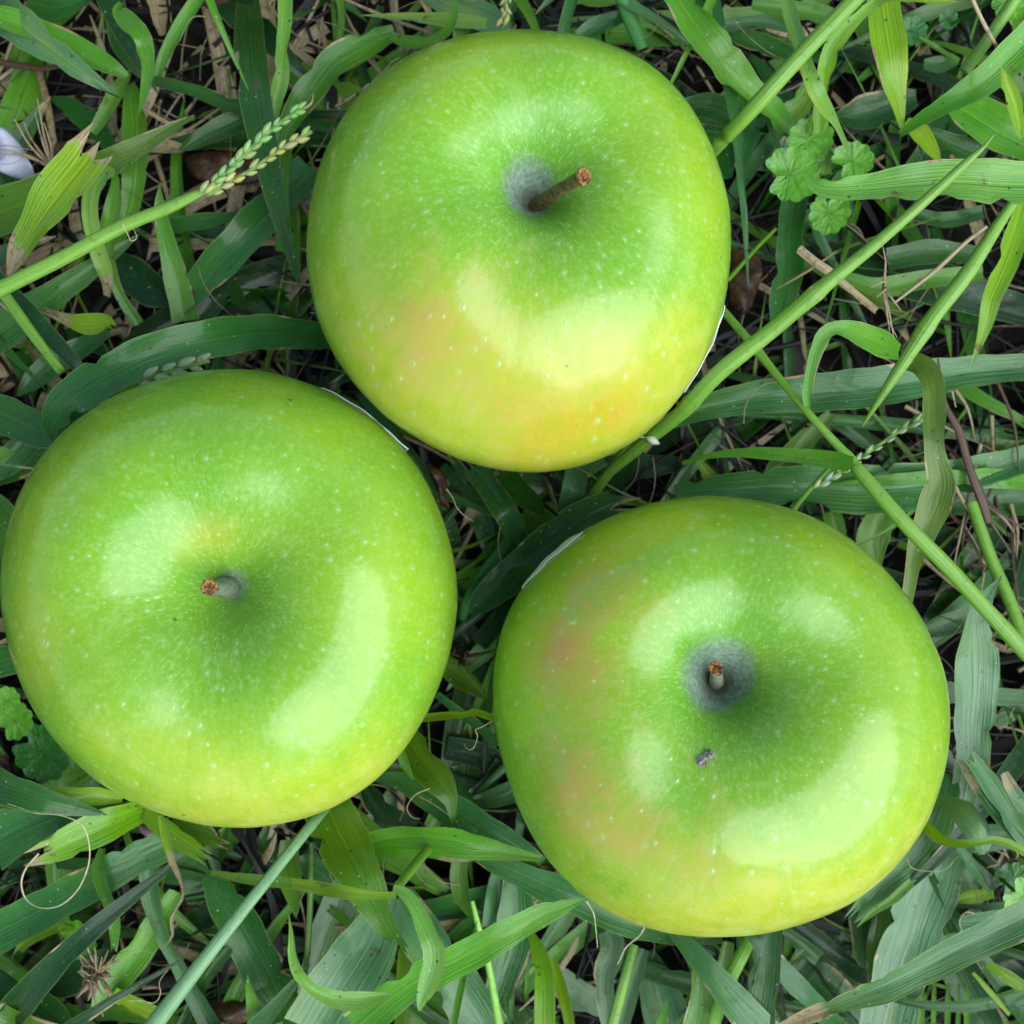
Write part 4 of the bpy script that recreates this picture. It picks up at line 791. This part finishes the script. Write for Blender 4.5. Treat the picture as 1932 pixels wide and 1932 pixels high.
def litter(label, fr, outline, z, mat, name, cat, curl=0.25, seed=1):
    """a curled scrap: outline given round a centre, domed and crumpled"""
    P = path(fr, outline); P = catmull(np.vstack([P, P[:1]]), 41)[:-1]; c = P.mean(0); G = []
    for i in range(9):
        q = i / 8; row = []
        for p in P:
            x = c + (p - c) * q; w3 = world(x[0], x[1], z); h = curl * (1 - q * q) * 0.5 + curl * 0.8 * mnoise.noise(Vector((w3[0] * 1.8, w3[1] * 1.8, seed)))
            row.append(under(w3 + np.array([0, 0, h])))
        G.append(row)
    G = np.array(G); m = MB(); og = G[0][0]; m.grid(G, np.zeros(G.shape[:2] + (4,)), np.zeros(G.shape[:2] + (3,)), True)
    o = m.build(name, mat, None, og); sd = o.modifiers.new('thickness', 'SOLIDIFY'); sd.thickness = 0.0002; return tag(o, label, cat)
litter('smooth pale lavender petal at the left edge', 'A', '-60,740 40,745 110,810 160,900 190,960 170,1010 80,1010 0,985 -60,960', 2.2, PETAL, 'petal', 'petal', 0.5)
litter('dull pink petal under the bottom of the left apple', 'D', '790,790 880,800 950,850 980,900 900,890 820,850', 1.7, PINK, 'petal', 'petal', 0.2)
litter('rusty brown dead leaf behind the torn yellow-green blade', 'A', '330,800 430,790 470,880 420,1000 330,1100 240,1180 180,1090 230,980 300,900', 1.3, DEAD, 'dead_leaf', 'dead leaf', 0.4, 2)
litter('small crumpled brown leaf between the upper apple and the left apple', 'H', '250,390 330,430 385,480 410,560 400,640 430,725 360,700 345,620 300,520', 2.4, DEAD, 'dead_leaf', 'dead leaf', 0.5, 3)
litter('dark brown dead leaf in the shade right of the upper apple', 'B', '250,1420 380,1410 430,1560 400,1700 330,1800 250,1740 240,1560', 0.9, DEAD, 'dead_leaf', 'dead leaf', 0.5, 4)
litter('wet reddish brown dead leaf near the bottom edge left of centre', 'D', '1160,1780 1290,1760 1420,1810 1425,1900 1320,1940 1200,1900', 1.0, DEAD, 'dead_leaf', 'dead leaf', 0.5, 5)
litter('narrow brown dead leaf below the left apple, behind the blades', 'D', '1010,1020 1100,1060 1160,1240 1170,1500 1080,1480 1040,1300', 0.5, DEAD, 'dead_leaf', 'dead leaf', 0.08, 6)
litter('dark brown leaf in the left edge shade under the scalloped weed', 'D', '-40,300 40,380 90,520 150,640 60,700 -40,680', 0.8, DEAD, 'dead_leaf', 'dead leaf', 0.3, 7)
litter('rusty dead leaf near the centre of the thatch left of the upper apple', 'A', '1030,890 1200,860 1400,880 1560,930 1500,1040 1300,1060 1120,1020', 0.9, DEAD, 'dead_leaf', 'dead leaf', 0.3, 8)

# ------------------------------------------------------------------ the uncounted sward and the thatch
fr_ = random.Random(21)
def clear(x, y, z, m_=0.0):
    return all(math.hypot(x - c[0], y - c[1]) > R * 0.55 + m_ for c, R in APC)
for i in range(1050):
    x, y = fr_.uniform(-19, 19), fr_.uniform(-19, 19); z0 = fr_.uniform(0.1, 1.2); L = fr_.uniform(2.5, 8); a = fr_.uniform(0, 6.283)
    if abs(x) < 11.5 and abs(y) < 11.5:
        if not clear(x, y, z0): continue
        z0 = fr_.uniform(0.05, 0.75)
        dens = 0.22 if (x < -4 and y > 3) else 0.8
        if fr_.random() > dens: continue
        top = fr_.uniform(0.4, 1.1)
    else: top = fr_.uniform(1, 4)
    bend = fr_.uniform(-0.8, 0.8); pts = []; aa = a
    for q in range(6):
        t = q / 5; pts.append([x, y, z0 + (top - z0) * math.sin(t * 2.2)]); x += math.cos(aa) * L / 5; y += math.sin(aa) * L / 5; aa += bend / 5
    wd = fr_.choice([0.22, 0.3, 0.4, 0.6, 0.75, 0.9]); n_ = 18; C3 = catmull(pts, n_); W = wd * np.array([math.sin(min(1, t * 2.2 + 0.25) * 1.57) * (1 - max(0, t - 0.45) / 0.55) ** 0.7 for t in np.linspace(0, 1, n_)]) + 0.015
    st = fr_.choice('ggddbbkYBt' if z0 > 0.4 else 'dddkkkkbbg')  # low blades drawn mostly dark, deepening the shade in the gaps by colour
    if st == 't': W = np.minimum(W, 0.28)
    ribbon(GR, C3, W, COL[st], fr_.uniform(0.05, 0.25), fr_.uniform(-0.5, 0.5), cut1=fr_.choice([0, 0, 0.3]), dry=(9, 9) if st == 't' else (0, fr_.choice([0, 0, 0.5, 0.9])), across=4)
for i in range(260):                                            # thin young blades
    x, y = fr_.uniform(-12, 12), fr_.uniform(-12, 12)
    if not clear(x, y, 0): continue
    L = fr_.uniform(1.5, 5); a = fr_.uniform(0, 6.283); zt = fr_.uniform(0.6, 2.0); pts = []
    for q in range(4):
        t = q / 3; pts.append([x + math.cos(a) * L * t, y + math.sin(a) * L * t + 0.3 * math.sin(t * 3 + i), 0.2 + zt * t])
    C3 = catmull(pts, 10); ribbon(GR, C3, fr_.uniform(0.08, 0.2) * (1.02 - np.linspace(0, 1, 10)), COL[fr_.choice('gydp')], 0.2, fr_.uniform(-.5, .5), across=2)
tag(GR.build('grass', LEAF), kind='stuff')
TH = MB()
for i in range(3000):
    x, y = fr_.uniform(-15, 15), fr_.uniform(-15, 15); L = fr_.uniform(0.8, 4.5); a = fr_.uniform(0, 6.283); z0 = abs(fr_.gauss(0, 0.3)) + 0.15
    if abs(x) < 5 and y < 0 and fr_.random() < 0.3: continue
    bend = fr_.uniform(-1.2, 1.2); pts = []; aa = a; dz = fr_.uniform(-0.3, 0.5)
    for q in range(4):
        t = q / 3; pts.append([x, y, z0 + dz * t + 0.1 * math.sin(t * 3)]); x += math.cos(aa) * L / 3; y += math.sin(aa) * L / 3; aa += bend / 3
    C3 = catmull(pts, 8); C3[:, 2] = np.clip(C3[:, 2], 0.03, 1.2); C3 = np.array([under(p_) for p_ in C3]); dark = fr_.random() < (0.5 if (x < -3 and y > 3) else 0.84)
    gl = x < -3 and y > 3; col = (0.010, 0.008, 0.006) if dark else COL['t']; wd = fr_.choice([0.02, 0.03, 0.04, 0.06, 0.06, 0.1, 0.16, 0.2] + ([0.3] if x < -3 and y > 3 else []))  # dark strands carry the shade of deep gaps in their near-black colour
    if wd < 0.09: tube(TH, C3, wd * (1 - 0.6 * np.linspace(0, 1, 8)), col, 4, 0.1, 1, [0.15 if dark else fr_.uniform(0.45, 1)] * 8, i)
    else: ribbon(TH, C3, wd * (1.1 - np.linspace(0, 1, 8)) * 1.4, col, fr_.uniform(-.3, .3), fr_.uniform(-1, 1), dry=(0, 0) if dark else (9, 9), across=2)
for i in range(170):                                            # fine pale fibres caught in the blades
    x, y = fr_.uniform(-12, 12), fr_.uniform(-12, 12); z = fr_.uniform(0.8, 2.8); L = fr_.uniform(0.5, 2.2); a = fr_.uniform(0, 6.283); b_ = fr_.uniform(-2.5, 2.5); pts = []
    for q in range(6): pts.append(under(np.array([x, y, z + 0.1 * math.sin(q)]), 0.1)); x += math.cos(a) * L / 5; y += math.sin(a) * L / 5; a += b_ / 5
    tube(TH, catmull(pts, 14), np.linspace(0.012, 0.004, 14), COL['t'], 4, 0, 1, [1] * 14, i)
for i in range(26):                                             # broken flakes around the dead stalk and upper left thatch
    c_ = world(*path('C', '%f,%f' % (fr_.uniform(1450, 1900), fr_.uniform(450, 1600)))[0], fr_.uniform(1.0, 2.4)); a = fr_.gauss(-1.1, 0.5); L = fr_.uniform(0.8, 2.6)
    d_ = np.array([math.cos(a), math.sin(a), 0.05]); C3 = catmull([c_ - d_ * L / 2, c_ + np.array([0, 0, 0.1]), c_ + d_ * L / 2 + np.array([fr_.uniform(-.3, .3), 0, 0])], 10)
    tube(TH, np.array([under(p_) for p_ in C3]), np.linspace(0.05, 0.012, 10), (0.09, 0.05, 0.03), 5, 0.2, 0.5, [fr_.choice([0.2, 0.9])] * 10, i)
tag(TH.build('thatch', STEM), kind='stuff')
